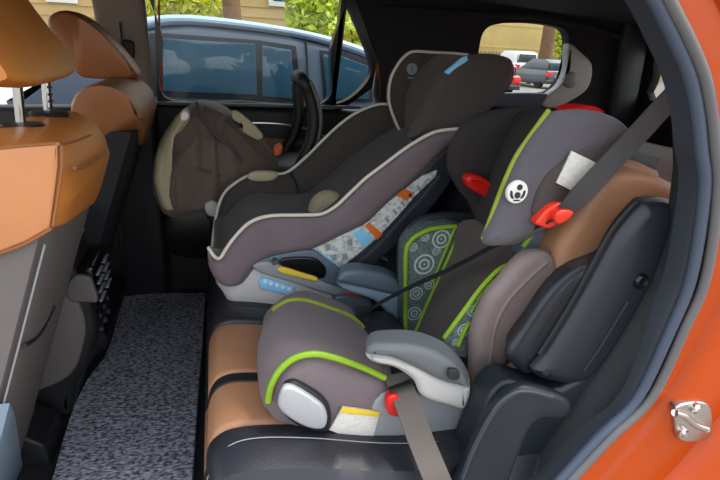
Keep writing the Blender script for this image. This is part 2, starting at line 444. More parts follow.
tri_i = [P(346, 8, YF), P(349, 10, YF), P(360, 35, YF), P(370, 64, YF), P(367, 80, YF), P(352, 96, YF), P(337, 103, YF), P(335, 98, YF), P(341, 50, YF)]
paneled('window_2', tri_o, tri_i)
b = B(); b.tube([P(377, 66, 1.485), P(379.5, 85, 1.485), P(378, 112, 1.485)], .0055); b.build('trim_8', 'orange_paint', kind='structure')
# panel with the rear quarter glass, down to the floor
qo = [P(354, -30, YF), P(700, -30, YF)]; qo = [Vector((.49, YF, 1.68)), Vector((1.9, YF, 1.68)), Vector((1.9, YF, .5)), Vector((.66, YF, .5)), Vector((.68, YF, 1.1)), P(375, 95, YF), P(379, 62, YF)]
qi = [P(477, 48, YF), P(482, 31, YF), P(496, 24, YF), P(528, 23, YF), P(556, 27, YF), P(565, 34, YF), P(566, 50, YF), P(564, 68, YF), P(557, 82, YF), P(546, 92, YF), P(520, 94, YF), P(494, 94, YF), P(479, 88, YF), P(476, 66, YF)]
paneled('window_3', qo, qi, 'liner', YF-.02, YF+.03)
# sill under the quarter glass, sky light on it painted in as blue, and the pale plastic moulding beside it
b = B(); slab(b, [(478, 95), (548, 94), (553, 107), (490, 107), (478, 106)], 1.44, 1.48, .006); b.build('trim_9', 'seal_blue', kind='structure')
b = B(); slab(b, [(568, 44), (580, 52), (591, 65), (588, 86), (575, 98), (553, 108), (541, 104), (548, 94), (559, 85), (566, 68)], 1.43, 1.48, .012); tp = b.build('trim_10', 'plastic_light', kind='structure')
b = B(); c = P(571, 80, 1.428); b.lathe(c, [(0, -.004), (.028, -.004), (.034, .0), (.034, .012), (0, .012)], 'y'); b.build('speaker', 'plastic_mid', tp)
b = B(); slab(b, XZ([(1.69, 1.62), (1.80, 1.62), (1.83, 1.3), (1.80, 1.1), (1.72, 1.1), (1.70, 1.3)], 1.44), 1.44, 1.49, .02); b.build('trim_11', 'trim_gray', kind='structure')
# header rail over the quarter glass
b = B(); b.tube([P(385, 8, 1.46), P(470, 14, 1.46), P(530, 16, 1.46), P(575, 24, 1.46), P(630, 40, 1.46)], .012); b.build('trim_12', 'liner', kind='structure')
# tail end of the cabin
b = B(); o = [Vector((y, 0, z)) for y, z in [(.06, .5), (1.52, .5), (1.52, 1.66), (.06, 1.66)]]; i_ = [Vector((y, 0, z)) for y, z in [(.2, 1.3), (.8, 1.3), (1.38, 1.3), (1.42, 1.4), (1.38, 1.52), (.8, 1.55), (.2, 1.52)]]
io = holed(b, o, i_, 1.86, 1.9)
for v in b.bm.verts: v.co = Vector((v.co.y, v.co.x, v.co.z))
f = b.build('window_4', 'liner', kind='structure')
b = B(); b.bm.faces.new([b.bm.verts.new((1.88, p.x, p.z)) for p in io]); b.build('pane', 'glass', f)
# front passenger door on the far side
b = B(); slab(b, XZ([(-1.3, 1.2), (-.36, 1.225), (-.36, .52), (-1.3, .52)], 1.47), 1.47, 1.56, .02, smooth=False); b.build('door_2', 'black', kind='structure')
b = B(); b.tube([(-.36, 1.5, 1.62), (-.9, 1.5, 1.6), (-1.2, 1.5, 1.55)], .03); b.build('trim_13', 'black_gloss', kind='structure')

# ================================================================ outside
V = thing('van', 'blue-grey van parked alongside beyond the far windows', 'van', (0, 2.6, 0))
YV = 2.6
vz = lambda x, y: P(x, y, YV)
def roof_prof(): return [(-1.75, 1.30), (-1.2, 1.50), (-.7, 1.575), (-.1, 1.60), (.45, 1.56), (.85, 1.49), (1.15, 1.38), (1.35, 1.15)]
low = [(-1.75, .35), (-1.8, .7), (-1.65, .85), (-1.0, 1.05), (-.4, 1.10), (.6, 1.12), (1.38, 1.12), (1.45, .9), (1.42, .35)]
b = B(); slab(b, XZ(low, YV), YV, YV+1.8, .06, n=120, smooth=False); b.build('body', 'van_paint', V)
g = [(-1.1, 1.0), (-.85, 1.25), (-.6, 1.43), (-.35, 1.51), (-.1, 1.545), (.45, 1.51), (.85, 1.44), (1.12, 1.34), (1.33, 1.1)]
b = B(); A = XZ([(-1.05, 1.08)] + g[1:-1] + [(1.33, 1.08)], YV+.03); A2 = [p + Vector((0, 1.7, 0)) for p in A]
loft(b, [(0, A), (0, A2)], .04, smooth=False); b.build('cabin', 'van_dark', V)
b = B(); rp_ = [(-.72, 1.38), (-.6, 1.46), (-.38, 1.545), (-.1, 1.585), (.45, 1.55), (.85, 1.475), (1.1, 1.37), (1.08, 1.34), (.82, 1.43), (.45, 1.505), (-.1, 1.535), (-.36, 1.49), (-.58, 1.41), (-.70, 1.34)]
slab(b, XZ(rp_, YV), YV, YV+1.78, .03, n=120); b.build('roof', 'van_paint', V)
def vpane(name, px, Y, m, r=.004, par=V):
    b = B(); slab(b, px, Y, Y+.03, r, smooth=False, n=60); return b.build(name, m, par)
vpane('window_frame', [(150, 33), (163, 33), (257, 40), (296, 46), (303, 103), (160, 97), (118, 95)], YV+.012, 'van_frame')
for px in ([(163, 38), (255, 44), (257, 95), (163, 91)], [(262, 45), (291, 50), (295, 99), (262, 96)]):
    vpane('window_glass', px, YV+.006, 'van_glass')
f = vpane('quarter_window_frame', [(320, 50), (345, 53), (372, 62), (373, 102), (324, 102)], YV+.014, 'van_frame'); vpane('quarter_glass', [(323, 54), (344, 57), (368, 66), (369, 99), (327, 99)], YV+.007, 'van_glass')
b = B(); b.tube(pline([(305, 36), (307, 60), (309, 103)], YV+.022), .006); b.build('door_seam', 'van_frame', V)
for x in (-1.25, .75):
    for y in (YV+.1, YV+1.7):
        b = B(); b.lathe((x, y, .33), [(0, -.1), (.2, -.1), (.31, -.1), (.33, -.07), (.33, .07), (.31, .1), (0, .1)], 'y'); b.build('wheel', 'tire', V)

# building beyond the van and the trees in front of it
Bd = thing('building', 'tan sided building with a white window rising behind the parked van', 'building', (0, 14, 0))
b = B(); b.box((-1.2, 14.2, 3), (16, .4, 6), .02)
for k in range(24): b.box((-1.2, 13.985, .2+k*.24), (16, .04, .02))
b.build('wall', 'siding', Bd)
def wall_window(x0, x1, y0, y1, Y):
    a, c = P(x0, y0, Y), P(x1, y1, Y); cx, cz = (a.x+c.x)/2, (a.z+c.z)/2; w_, h_ = abs(c.x-a.x), abs(a.z-c.z)
    b = B(); o = XZ([(cx-w_/2, cz-h_/2), (cx+w_/2, cz-h_/2), (cx+w_/2, cz+h_/2), (cx-w_/2, cz+h_/2)], Y)
    i_ = XZ([(cx-w_/2+.12, cz-h_/2+.12), (cx+w_/2-.12, cz-h_/2+.12), (cx+w_/2-.12, cz+h_/2-.12), (cx-w_/2+.12, cz+h_/2-.12)], Y)
    slab(b, o, Y-.06, Y+.02, .01, smooth=False); f = b.build('window', 'window_white', Bd)
    b = B(); slab(b, [Vector((p.x, Y-.07, p.z)) for p in i_], Y-.07, Y-.03, .005, smooth=False); b.build('pane', 'van_glass', f)
wall_window(268, 297, -30, 8, 13.97)
wall_window(40, 78, -40, 4, 13.97)
B2 = thing('building', 'long pale tan building across the parking lot', 'building', (34, 44, 0))
b = B(); b.box((34, 45.2, 4), (50, 2, 8), .03)
for z in (2.35, 4.2): b.box((34, 44.18, z), (50, .06, .12))
b.build('wall', 'siding_far', B2)
def foliage(parent, name, c, rad, n, m, size=.1, seed=1):
    rnd = random.Random(seed); b = B()
    for _ in range(n):
        while True:
            v = Vector((rnd.uniform(-1, 1), rnd.uniform(-1, 1), rnd.uniform(-1, 1)))
            if .25 < v.length < 1: break
        p = Vector((c[0]+v.x*rad[0], c[1]+v.y*rad[1], c[2]+v.z*rad[2])); s_ = size*rnd.uniform(.6, 1.3)
        t = Vector((rnd.gauss(0, 1), rnd.gauss(0, 1), rnd.gauss(0, .6))).normalized(); u = t.cross(Vector((rnd.gauss(0, 1), rnd.gauss(0, 1), rnd.gauss(0, 1)))).normalized()
        q = t.cross(u)*.06
        b.bm.faces.new([b.bm.verts.new(x) for x in (p-t*s_, p-u*s_*.45+q*s_, p+t*s_, p+u*s_*.45+q*s_)])
    return b.build(name, m, parent)
def tree(name, label, base, h, tr, crown, rad, n, m, size, seed, cat='tree', group=None):
    T = thing(name, label, cat, base, group)
    x, y, z = base
    b = B(); b.tube([(x, y, z), (x+.03, y, z+h*.3), (x-.04, y, z+h*.65), (x+.02, y, z+h)], lambda t: tr*(1.25-.5*t), 12); b.build('trunk', 'bark', T)
    foliage(T, 'foliage', crown, rad, n, m, size, seed); return T
t0 = P(232, 10, 8.0); tree('tree', 'brown tree trunk standing against the tan siding behind the van', (t0.x, 8, 0), 4.2, .13, (t0.x+.2, 8.2, 4.7), (2.2, 1.5, 1.1), 500, 'leaf', .16, 3)
def bush(label, px, py, Y, rad, n, m, size, seed, name='shrub'):
    c = P(px, py, Y); T = thing(name, label, 'shrub', (c.x, Y, 0))
    b = B()
    for k in range(3): b.tube([(c.x, Y, 0), (c.x+(k-1)*.12, Y, c.z*.5), (c.x+(k-1)*.3, Y, c.z)], .025, 6)
    b.build('stem', 'bark', T); foliage(T, 'foliage', c, rad, n, m, size, seed)
bush('bright yellow-green shrub above the van roof, next to the headrests', 182, 2, 10.2, (.85, .5, .45), 900, 'leaf_yellow', .09, 11)
bush('yellow-green leafy shrub showing above the rear end of the van', 318, 10, 9.0, (.62, .5, .55), 900, 'leaf', .09, 12)
bush('leafy shrub seen through the small triangular side glass', 364, 30, 11.6, (.6, .4, .8), 700, 'leaf_yellow', .09, 14)
t1 = P(547, 45, 34.5); tree('tree', 'stout tree trunk among the parked cars seen through the quarter glass', (t1.x, 34.5, 0), 6.5, .45, (t1.x+.3, 34.5, 6.6), (2.4, 1.2, 1.0), 500, 'leaf', .3, 4)
c5 = P(563, 36, 37.0); T = thing('shrub', 'yellow leafy shrub right of the stout tree trunk', 'shrub', (c5.x, 37, 0))
b = B(); b.tube([(c5.x, 37, 0), (c5.x, 37, c5.z)], .06); b.build('stem', 'bark', T); foliage(T, 'foliage', c5, (1.2, .8, 1.6), 900, 'leaf_yellow', .2, 15)
fz = P(510, 48, 40.0)
F = thing('fence', 'brown slatted fence in front of the far tan building', 'fence', (fz.x, 40, 0))
b = B(); fx0, fx1 = P(478, 50, 40).x, P(580, 50, 40).x
n_ = 40
for k in range(n_): b.box((fx0+(fx1-fx0)*k/(n_-1), 40, .95), (.1, .05, 1.9), .008)
b.build('slats', 'fence', F)
b = B(); b.box(((fx0+fx1)/2, 40.05, 1.7), (fx1-fx0, .05, .1)); b.box(((fx0+fx1)/2, 40.05, .4), (fx1-fx0, .05, .1)); b.build('rail', 'fence', F)
def parked(label, px, Y, m, h=1.5, kind='hatch'):
    # parked end-on: its tail towards the lane
    x = P(px, 90, Y).x; w_ = .86
    C_ = thing('car', label, 'car', (x, Y, 0))
    R4 = lambda hw, z0, z1, y: [Vector((x+a*hw, y, z)) for a, z in ((-.92, z0), (.92, z0), (1, z0+.12), (1, z1-.12), (.93, z1), (-.93, z1), (-1, z1-.12), (-1, z0+.12))]
    zb = .95*h/1.5
    b = B(); loft(b, [(0, R4(w_, .28, zb, Y)), (0, R4(w_, .22, zb, Y+1)), (0, R4(w_, .22, zb, Y+3)), (0, R4(w_*.94, .3, zb-.15, Y+4.1))], .1, smooth=False); b.build('body', m, C_)
    b = B(); loft(b, [(0, R4(w_*.86, zb-.1, h-.12, Y+.15)), (0, R4(w_*.84, zb-.1, h, Y+.6)), (0, R4(w_*.84, zb-.1, h, Y+1.8)), (0, R4(w_*.88, zb-.15, zb+.08, Y+2.9))], .08, smooth=False); b.build('cabin', m, C_)
    b = B(); slab(b, XZ([(x-.62, zb+.05), (x+.62, zb+.05), (x+.56, h-.16), (x-.56, h-.16)], Y+.12), Y+.12, Y+.2, .02, smooth=False); b.build('rear_window', 'car_glass', C_)
    b = B(); slab(b, XZ([(x-.3, .55), (x+.3, .55), (x+.3, .68), (x-.3, .68)], Y-.015), Y-.015, Y+.05, .01, smooth=False); b.build('plate_panel', 'white' if m != 'car_white' else 'car_gray', C_)
    b = B(); slab(b, XZ([(x-.84, .28), (x+.84, .28), (x+.84, .45), (x-.84, .45)], Y-.05), Y-.05, Y+.1, .03, smooth=False); b.build('bumper', 'van_frame', C_)
    for sx in (-1, 1):
        b = B(); slab(b, XZ([(x+sx*.84, zb-.3), (x+sx*.84, zb-.06), (x+sx*.5, zb-.08), (x+sx*.55, zb-.28)], Y-.02), Y-.02, Y+.06, .01, smooth=False); b.build('tail_light', 'red', C_)
        for yy in (.75, 3.2):
            b = B(); b.lathe((x+sx*.74, Y+yy, .31), [(0, -.1), (.2, -.1), (.3, -.1), (.31, -.06), (.31, .06), (.3, .1), (0, .1)], 'x'); b.build('wheel', 'tire', C_)
parked('white van, tallest of the vehicles parked beyond the quarter glass', 524, 29, 'car_white', 1.9)
parked('dark grey car with red tail lights parked right of the white van', 558, 24.5, 'car_gray', 1.5)
parked('red car parked low beside the dark child seat headrest', 500, 18.5, 'car_red', 1.3)
wx = P(30, 60, 4.9).x - .2
W_ = thing('car', 'white car seen through the far front window under the tan headrests', 'car', (wx, 4.9, 0))
q = lambda o, y: XZ([(wx+a, z) for a, z in o], y)
b = B(); slab(b, q([(-2.2, .3), (-2.25, .75), (-1.9, .92), (-1.0, .98), (1.5, 1.0), (2.1, .95), (2.2, .6), (2.1, .3)], 4.9), 4.9, 6.6, .08); b.build('body', 'car_white', W_)
b = B(); slab(b, q([(-1.2, .95), (-.5, 1.42), (.1, 1.50), (1.0, 1.47), (1.75, .98)], 5.0), 5.0, 6.5, .07); b.build('cabin', 'car_white', W_)
b = B(); slab(b, q([(-.95, 1.0), (-.45, 1.36), (.1, 1.42), (.95, 1.39), (1.45, 1.02)], 4.985), 4.985, 5.03, .01); b.build('side_windows', 'car_glass', W_)
for sx in (-1.35, 1.35):
    b = B(); b.lathe((wx+sx, 4.97, .32), [(0, -.1), (.2, -.1), (.31, -.1), (.32, -.06), (.32, .1), (0, .1)], 'y'); b.build('wheel', 'tire', W_)

# ================================================================ inside: floor, console, front seats
mz = [(44, 500), (54, 472), (62, 442), (74, 404), (87, 379), (104, 358), (113, 335), (118, 312), (124, 296), (150, 292), (206, 292), (203, 340), (198, 400), (194, 460), (190, 520)]
b = B(); q = [PZ(x, y, .51) for x, y in mz]; q = [q[i].lerp(q[(i+1) % len(q)], j/4) for i in range(len(q)) for j in range(4)]
b.rings([[p + Vector((0, 0, -.018)) for p in q], [p + Vector((0, 0, -.003)) for p in q], [p.lerp(sum(q, Vector())/len(q), .012) for p in q]])
b.build('floor_mat', 'carpet', cat='mat', label='grey speckled carpet mat lying in the rear footwell', at=PZ(130, 400, .492))

# near front seat, seen from behind
SL = .36; NB = Vector((1, 0, -SL)).normalized()
PB = Vector((-.45, 0, .6))
def backx(z): return -.45 + (z-.6)*SL - max(0, z-1.2)**2*1.2
def on_back(x, y): return PN(x, y, PB, NB)
def edge(Y, Y0, Y1):
    t = 2*(Y-Y0)/(Y1-Y0)-1; return .06*t**5 if t > 0 else .014*abs(t)**9
def front_seat(Y0, Y1, root, zb, dx=0, tan_m='tan', ztop=1.30, gray='seat_gray', lowm=None):
    b = B(); rr = []
    N = 25
    for i in range(N):
        Y = Y0 + (Y1-Y0)*i/(N-1); e = edge(Y, Y0, Y1); pr = []
        for k in range(12):
            z = .545 + (ztop-.12-.545)*k/11; pr.append(Vector((backx(z)+dx-e-.006, Y, z)))
        
        for k in range(12):
            z = ztop-.11 - (ztop-.11-.545)*k/11; pr.append(Vector((backx(z)+dx-.15+e*.4, Y, z)))
        rr.append(pr)
    b.rings(rr); b.build('back_panel', gray, root, sharp=50)
    b = B(); rr = []
    for i in range(N):
        Y = Y0 - .004 + (Y1-Y0+.008)*i/(N-1); e = edge(Y, Y0, Y1); z0 = zb(Y); pr = []
        pr.append(Vector((backx(z0)+dx-e-.014, Y, z0))); zt = ztop-.09
        for k in range(10):
            z = z0+.004 + (zt-z0)*k/9; pr.append(Vector((backx(z)+dx-e+.006, Y, z)))
        for k in range(1, 10):
            a = math.pi*k/10; cx = backx(zt)+dx-.085; hz = .09*math.sin(a)**.8*(1-e*2.5)
            pr.append(Vector((cx + (.091-e)*math.cos(a), Y, zt+hz)))
        for k in range(8):
            z = zt - (zt-z0+.09)*k/7; pr.append(Vector((backx(z)+dx-.17+e*.5, Y, z)))
        pr.append(Vector((backx(z0-.1)+dx-.14, Y, z0-.1)))
        rr.append(pr)
    # ring direction: across
    b.rings(rr); return b.build('backrest', tan_m, root, sharp=60)
S1 = thing('front_seat', 'tan leather front seat with the raised headrest on two bare chrome posts', 'car seat', (-.35, .45, .5))
zpts = [(.19, 1.13), (.30, on_back(0, 253).z+.0), (.45, 1.085), (.55, 1.09), (.62, 1.12), (.66, 1.16), (.69, 1.22)]
k1, k2, k3, k4 = on_back(2, 252), on_back(50, 229), on_back(84, 205), on_back(103, 168)
zp = sorted([(p.y, p.z) for p in (k1, k2, k3, k4)])
def zb1(Y):
    Y = max(Y, .24)
    if Y <= zp[0][0]: return zp[0][1]
    for (a, za), (c, zc) in zip(zp, zp[1:]):
        if Y <= c: return za+(zc-za)*(Y-a)/(c-a)
    return zp[-1][1] + (Y-zp[-1][0])*2
SY0, SY1 = .24, .712
front_seat(SY0, SY1, S1, zb1, ztop=1.31, dx=.012)
# outer side panel, door light painted in as paler tan, and the seams
def skin(pts, d): return [Vector((backx(p.z)+d, p.y, p.z)) for p in pts]
YS = SY0 - .004
b = B(); slab(b, [(-50, 157), (0, 149), (30, 146), (58, 144), (58, 165), (55, 190), (50, 227), (26, 241), (0, 251), (-50, 268)], YS-.006, YS+.006, .003, smooth=False, n=100); b.build('side_panel', 'tan_doorlit', S1)
b = B(); b.tube(pline([(62, 144), (62, 165), (59, 190), (53, 226)], YS-.004), .0022, 6); b.build('seam', 'tan_dark', S1)
b = B(); b.tube(pline([(-50, 156), (0, 148), (30, 145), (62, 143)], YS-.005), .0022, 6); b.build('seam', 'tan_dark', S1)
b = B(); b.tube(skin([on_back(62, 144), on_back(76, 141), on_back(90, 135)], .012), .0022, 6); b.build('seam', 'tan_dark', S1)
b = B(); b.tube(skin([on_back(66, 168), on_back(76, 166), on_back(86, 161), on_back(96, 154)], .017), .0028, 6); b.build('seam', 'tan_dark', S1)
b = B(); b.tube(pline([(-50, 270), (0, 253), (26, 243), (52, 228)], YS-.003), .0028, 6); b.build('hem', 'tan_dark', S1)
b = B(); b.tube([Vector((backx(z)+.002, SY0+.003, z)) for z in (1.165, 1.1, 1.0, .9, .8, .7)], .0016, 8); b.build('pocket_edge', 'plastic_mid', S1)
b = B(); b.tube(skin([on_back(x, y) for x, y in [(50, 306), (42, 324), (32, 338), (20, 346)]], .006), .004, 8); b.build('pocket_gap', 'black', S1)
o = [on_back(x, y) for x, y in [(1, 404), (5, 412), (11, 440), (17, 470), (14, 505), (-22, 505), (-12, 455)]]
b = B(); b.rings([skin(o, -.01), skin(o, .012), [p.lerp(sum(o, Vector())/7, .12) + Vector((.005, 0, 0)) for p in skin(o, .012)]]); b.build('lower_cover', 'plastic_blue', S1)
# cushion and plastic side below the back
b = B(); slab(b, XZ([(-.95, .82), (-.9, .88), (-.6, .86), (-.56, .82), (-.56, .72), (-.6, .62), (-.9, .62)], .25), .25, .70, .04); b.build('cushion', 'tan', S1)
# headrest
hp = [(81, 70), (77, 75), (66, 77), (40, 72), (16, 50), (-10, 20), (-22, -20), (-8, -40), (15, -25), (30, -2), (48, 22), (66, 46)]
H = [P(x, y, .63) for x, y in hp]
b = B(); rr = []
for t in range(15):
    Y = .26 + .37*t/14; e = abs(2*t/14-1)**4; c = sum(H, Vector())/len(H)
    q = [c.lerp(p, 1-.16*e) for p in H]; rr.append([Vector((p.x - .0*e, Y, p.z)) for p in cr(q, True, 4)])
b.rings(rr); hr = b.build('headrest', 'tan', S1, sharp=60)
def post(px, y0, y1, Y, root, notches=False):
    a, c = P(px, y0, Y), P(px+.6, y1, Y); c.x = a.x - .004; up = Vector((a.x-.004, Y, a.z+.09))
    b = B(); b.tube([c - Vector((0, 0, .03)), c, a, up], .0078, 14, smooth=False); po = b.build('headrest_post', 'chrome', root)
    if notches:
        for k in range(4):
            b = B(); b.box(a.lerp(c, .15+.22*k) + Vector((.006, -.003, 0)), (.006, .012, .004), .001); b.build('notch', 'black', po)
    b = B(); b.lathe(c + Vector((.002, 0, .004)), [(0, -.012), (.030, -.012), (.033, -.002), (.030, .002), (.011, .003), (0, .003)], 'z', 32); b.build('post_guide', 'black', root)
post(17, 84, 127, .43, S1); post(46, 82, 114, .56, S1, True)

# far front seat
S2 = thing('front_seat', 'brown leather front seat beside the far window, headrest pushed down', 'car seat', (-.35, 1.2, .5))
front_seat(.92, 1.40, S2, lambda Y: 1.14 + .06*abs((Y-1.2)/.2)**2, dx=.035, tan_m='tan_dark', ztop=1.34, gray='black_soft')
b = B(); slab(b, XZ([(-.95, .82), (-.9, .88), (-.6, .86), (-.42, .82), (-.42, .72), (-.5, .62), (-.9, .62)], .98), .98, 1.40, .04); b.build('cushion', 'tan_dark', S2)
b = B(); slab(b, XZ([(-.9, .6), (-.40, .62), (-.42, .5), (-.9, .5)], 1.0), 1.0, 1.4, .01); b.build('seat_base', 'black', S2)
H2 = [P(x, y, 1.32) for x, y in [(142, 71), (139, 77), (125, 78), (100, 77), (86, 74), (76, 60), (64, 40), (56, 24), (62, 14), (76, 12), (92, 18), (110, 32), (128, 51)]]
b = B(); rr = []
for t in range(15):
    Y = 1.20 + .13*t/14; e = abs(2*t/14-1)**4; c = sum(H2, Vector())/len(H2)
    rr.append([Vector((p.x, Y, p.z)) for p in cr([c.lerp(p, 1-.14*e) for p in H2], True, 4)])
b.rings(rr); hr2 = b.build('headrest', 'tan_dark', S2, sharp=60)
b = B(); b.tube([Vector((backx(z)+.01-.0, 1.385, z)) for z in (1.0, .9, .8, .7)], .004); b.build('piping', 'seat_gray', S2)

# belt anchor cover on the far pillar
t_ = thing('belt_height_adjuster', 'small dark belt slider on the brown far pillar above the headrest', 'belt slider', P(126, 48, 1.44))
b = B(); slab(b, [(121, 41), (132, 41), (134, 46), (133, 58), (121, 58)], 1.425, 1.45, .006); b.build('slider', 'black', t_)
b = B(); a = P(121, 22, 1.447); c = P(121, 41, 1.447); b.box((a+c)/2, (.006, .004, abs(a.z-c.z)), .001); b.build('track', 'black', t_)

# centre console, rear end
K = thing('centre_console', 'black centre console between the front seats with rear air vents', 'console', (-.40, .8, .5))
KX = -.045
def kx(o, Y): return XZ([(x+KX, z) for x, z in o], Y)
b = B(); slab(b, kx([(-.30, .93), (-.33, .965), (-.40, .985), (-.9, .985), (-.95, .9), (-.95, .5), (-.36, .5), (-.33, .6), (-.29, .66), (-.262, .76), (-.27, .85)], .73), .73, .912, .02, smooth=False, n=120); b.build('body', 'black', K)
b = B(); slab(b, kx([(-.31, .965), (-.325, 1.0), (-.34, 1.035), (-.38, 1.05), (-.9, 1.05), (-.92, .99), (-.5, .985)], .73), .73, .905, .02); b.build('armrest_lid', 'tan', K)
b = B(); b.box((-.275+KX, .82, .865), (.04, .16, .12), .012, seg=3); vent = b.build('vent_housing', 'black_gloss', K)
for k in range(4):
    for y in (.78, .86):
        b = B(); b.box((-.253+KX, y, .825+.024*k), (.008, .06, .004), .001); b.build('vent_slat', 'plastic_mid', vent)
for z in (.775, .735):
    for y in (.77, .82, .87):
        b = B(); b.lathe((-.264+KX, y, z), [(0, -.004), (.007, -.004), (.007, .003), (.005, .005), (0, .005)], 'x', 12); b.build('button', 'trim_gray', K)
b = B(); slab(b, kx([(-.36, .90), (-.315, .88), (-.29, .80), (-.30, .72), (-.36, .62), (-.55, .58), (-.6, .7), (-.5, .85)], .722), .722, .745, .008); b.build('side_panel', 'seat_gray', K)
b = B(); slab(b, [(67, 287), (75, 276), (89, 277), (94, 286), (98, 300), (90, 302), (70, 300)], .716, .735, .006); b.build('side_lip', 'seat_gray', K)

# cover at the end of the seat rail
R_ = thing('seat_rail_cover', 'black plastic cap over the front seat rail at the mat edge', 'rail cover', PZ(40, 450, .49))
b = B(); c = PZ(36, 455, .5); c.y += .03; slab(b, XZ([(c.x-.045, .49), (c.x-.045, .575), (c.x-.01, .58), (c.x+.03, .55), (c.x+.04, .49)], c.y-.06), c.y-.06, c.y+.07, .008, smooth=False); b.build('cap', 'black', R_)
b = B(); b.box((c.x-.022, c.y+.0, .583), (.03, .07, .014), .004); b.build('catch', 'trim_gray', R_)

# ================================================================ rear bench
RB = thing('rear_bench', 'rear bench seat in tan leather with dark bolsters under the child seats', 'bench seat', (.2, .7, .5))
def cush(b, Y0, Y1, lift=0, r=.02, fx=0):
    o = [(-.005+fx, .60), (-.028+fx, .72), (-.036+fx, .81), (-.030+fx, .862), (-.005, .888), (.05, .888), (.18, .862), (.35, .825), (.55, .80), (.55, .60)]
    slab(b, [Vector((x, Y0, z+(lift if z > .75 else 0))) for x, z in o], Y0, Y1, r, n=100)
b = B()
o = [(-.02, .62), (-.036, .74), (-.037, .83), (-.022, .868), (.02, .880), (.12, .866), (.28, .828), (.6, .80), (.62, .62)]
A = lambda Y, dz, dx: [Vector((x+dx*(1 if x < .3 else 0), Y, z+(dz if z > .7 else 0))) for x, z in o]
loft(b, [(0, A(.03, -.045, .02)), (0, A(.06, -.012, .005)), (0, A(.10, .002, 0)), (0, A(.14, .0, 0)), (0, A(.185, -.02, .01))], .012)
b.build('bolster', 'navy', RB)
b = B(); b.tube([(-.035, .085, .84), (-.012, .1, .874), (.03, .108, .884), (.12, .108, .87), (.28, .105, .833), (.5, .10, .812)], .0009, 6); b.build('stitching', 'thread', RB)
b = B(); cush(b, .15, .275, -.012, .014); b.build('seat_cushion', 'saddle', RB)
b = B(); cush(b, .27, .302, -.014, .008); b.build('seam_strip', 'black', RB)
b = B(); cush(b, .297, .49, -.012, .014); b.build('seat_cushion', 'saddle', RB)
b = B(); cush(b, .485, .56, -.006, .014); b.build('bolster', 'navy', RB)
b = B(); cush(b, .565, 1.0, -.018, .016); b.build('seat_cushion', 'navy', RB)
b = B(); cush(b, 1.005, 1.40, -.018, .016); b.build('seat_cushion', 'navy', RB)
b = B(); b.box((.27, .72, .545), (.46, 1.3, .11), .01); b.build('seat_frame', 'black', RB)
# backrests
boN = [(673, 206), (662, 199), (645, 198.5), (634, 204), (612, 230), (594, 262), (577, 293), (558, 325), (540, 353), (529, 368), (546, 378), (580, 378), (606, 350), (641, 292), (667, 232)]
b = B(); slab(b, boN, .055, .15, .022, n=110, lean=(.05, -.012)); b.build('back_bolster', 'navy', RB)
b = B(); slab(b, [(618, 232), (603, 254), (588, 262), (569, 270), (546, 290), (524, 322), (505, 350), (513, 364), (528, 372), (560, 350), (606, 280)], .082, .20, .014, n=90, lean=(.06, -.02)); b.build('back_bolster', 'navy', RB)
for A_, Y_, r_ in (([(640, 201), (632, 206), (611, 231), (593, 263), (576, 294), (557, 326), (539, 354)], .068, .003), ([(594, 266), (570, 290), (546, 322), (522, 360)], .083, .0022), ([(583, 268), (560, 288), (536, 320), (514, 354)], .082, .002), ([(628, 302), (616, 322), (600, 348), (584, 371)], .054, .0025)):
    b = B(); b.tube(pline(A_, Y_), r_, 6); b.build('back_seam', 'black', RB)
b = B(); to = [(672, 192), (664, 180), (640, 171), (612, 171), (592, 183), (570, 215), (556, 236), (548, 262), (540, 300), (520, 340), (500, 372), (530, 385), (600, 330), (660, 250)]
slab(b, to, .152, .235, .025, n=110); b.build('backrest', 'saddle', RB)
tb = [P(x, y, .152) + Vector((.06, 0, 0)) for x, y in to]
b = B(); slab(b, [Vector((p.x, .232, p.z)) for p in tb], .232, .50, .02, n=110); b.build('backrest', 'saddle', RB)
b = B(); slab(b, [Vector((p.x+.0, .505, p.z)) for p in tb], .505, 1.0, .03, n=110); b.build('backrest', 'navy', RB)
b = B(); slab(b, [Vector((p.x+.0, 1.005, p.z)) for p in tb], 1.005, 1.40, .03, n=110); b.build('backrest', 'navy', RB)
b = B(); c = P(641, 281, .053); b.lathe(c, [(.004, -.004), (.010, -.006), (.013, -.002), (.013, .008), (.004, .008), (.004, -.004)], 'y', 20); b.build('latch_ring', 'black_gloss', RB)

# plastic hinge arm beside the bench
HA = thing('seat_hinge_cover', 'bent black plastic hinge cover beside the end of the bench', 'hinge cover', P(500, 470, .05))
b = B(); slab(b, [(452, 500), (462, 466), (478, 433), (493, 406), (506, 392), (524, 384), (548, 389), (566, 397), (569, 408), (558, 417), (538, 417), (527, 429), (518, 450), (508, 478), (502, 500)], .025, .05, .01, n=100); b.build('cover', 'hinge', HA)
b = B(); b.tube(pline([(462, 478), (474, 448), (492, 414), (506, 398), (524, 391), (552, 397)], .026), .004, 6); b.build('ridge', 'trim_gray', HA)
# plastic lining between bench and door opening
b = B(); slab(b, [(440, 540), (470, 440), (500, 380), (560, 385), (640, 320), (668, 250), (680, 210), (684, 240), (650, 330), (560, 455), (500, 540)], .06, .12, .01, n=100); b.build('trim_14', 'hinge', kind='structure')

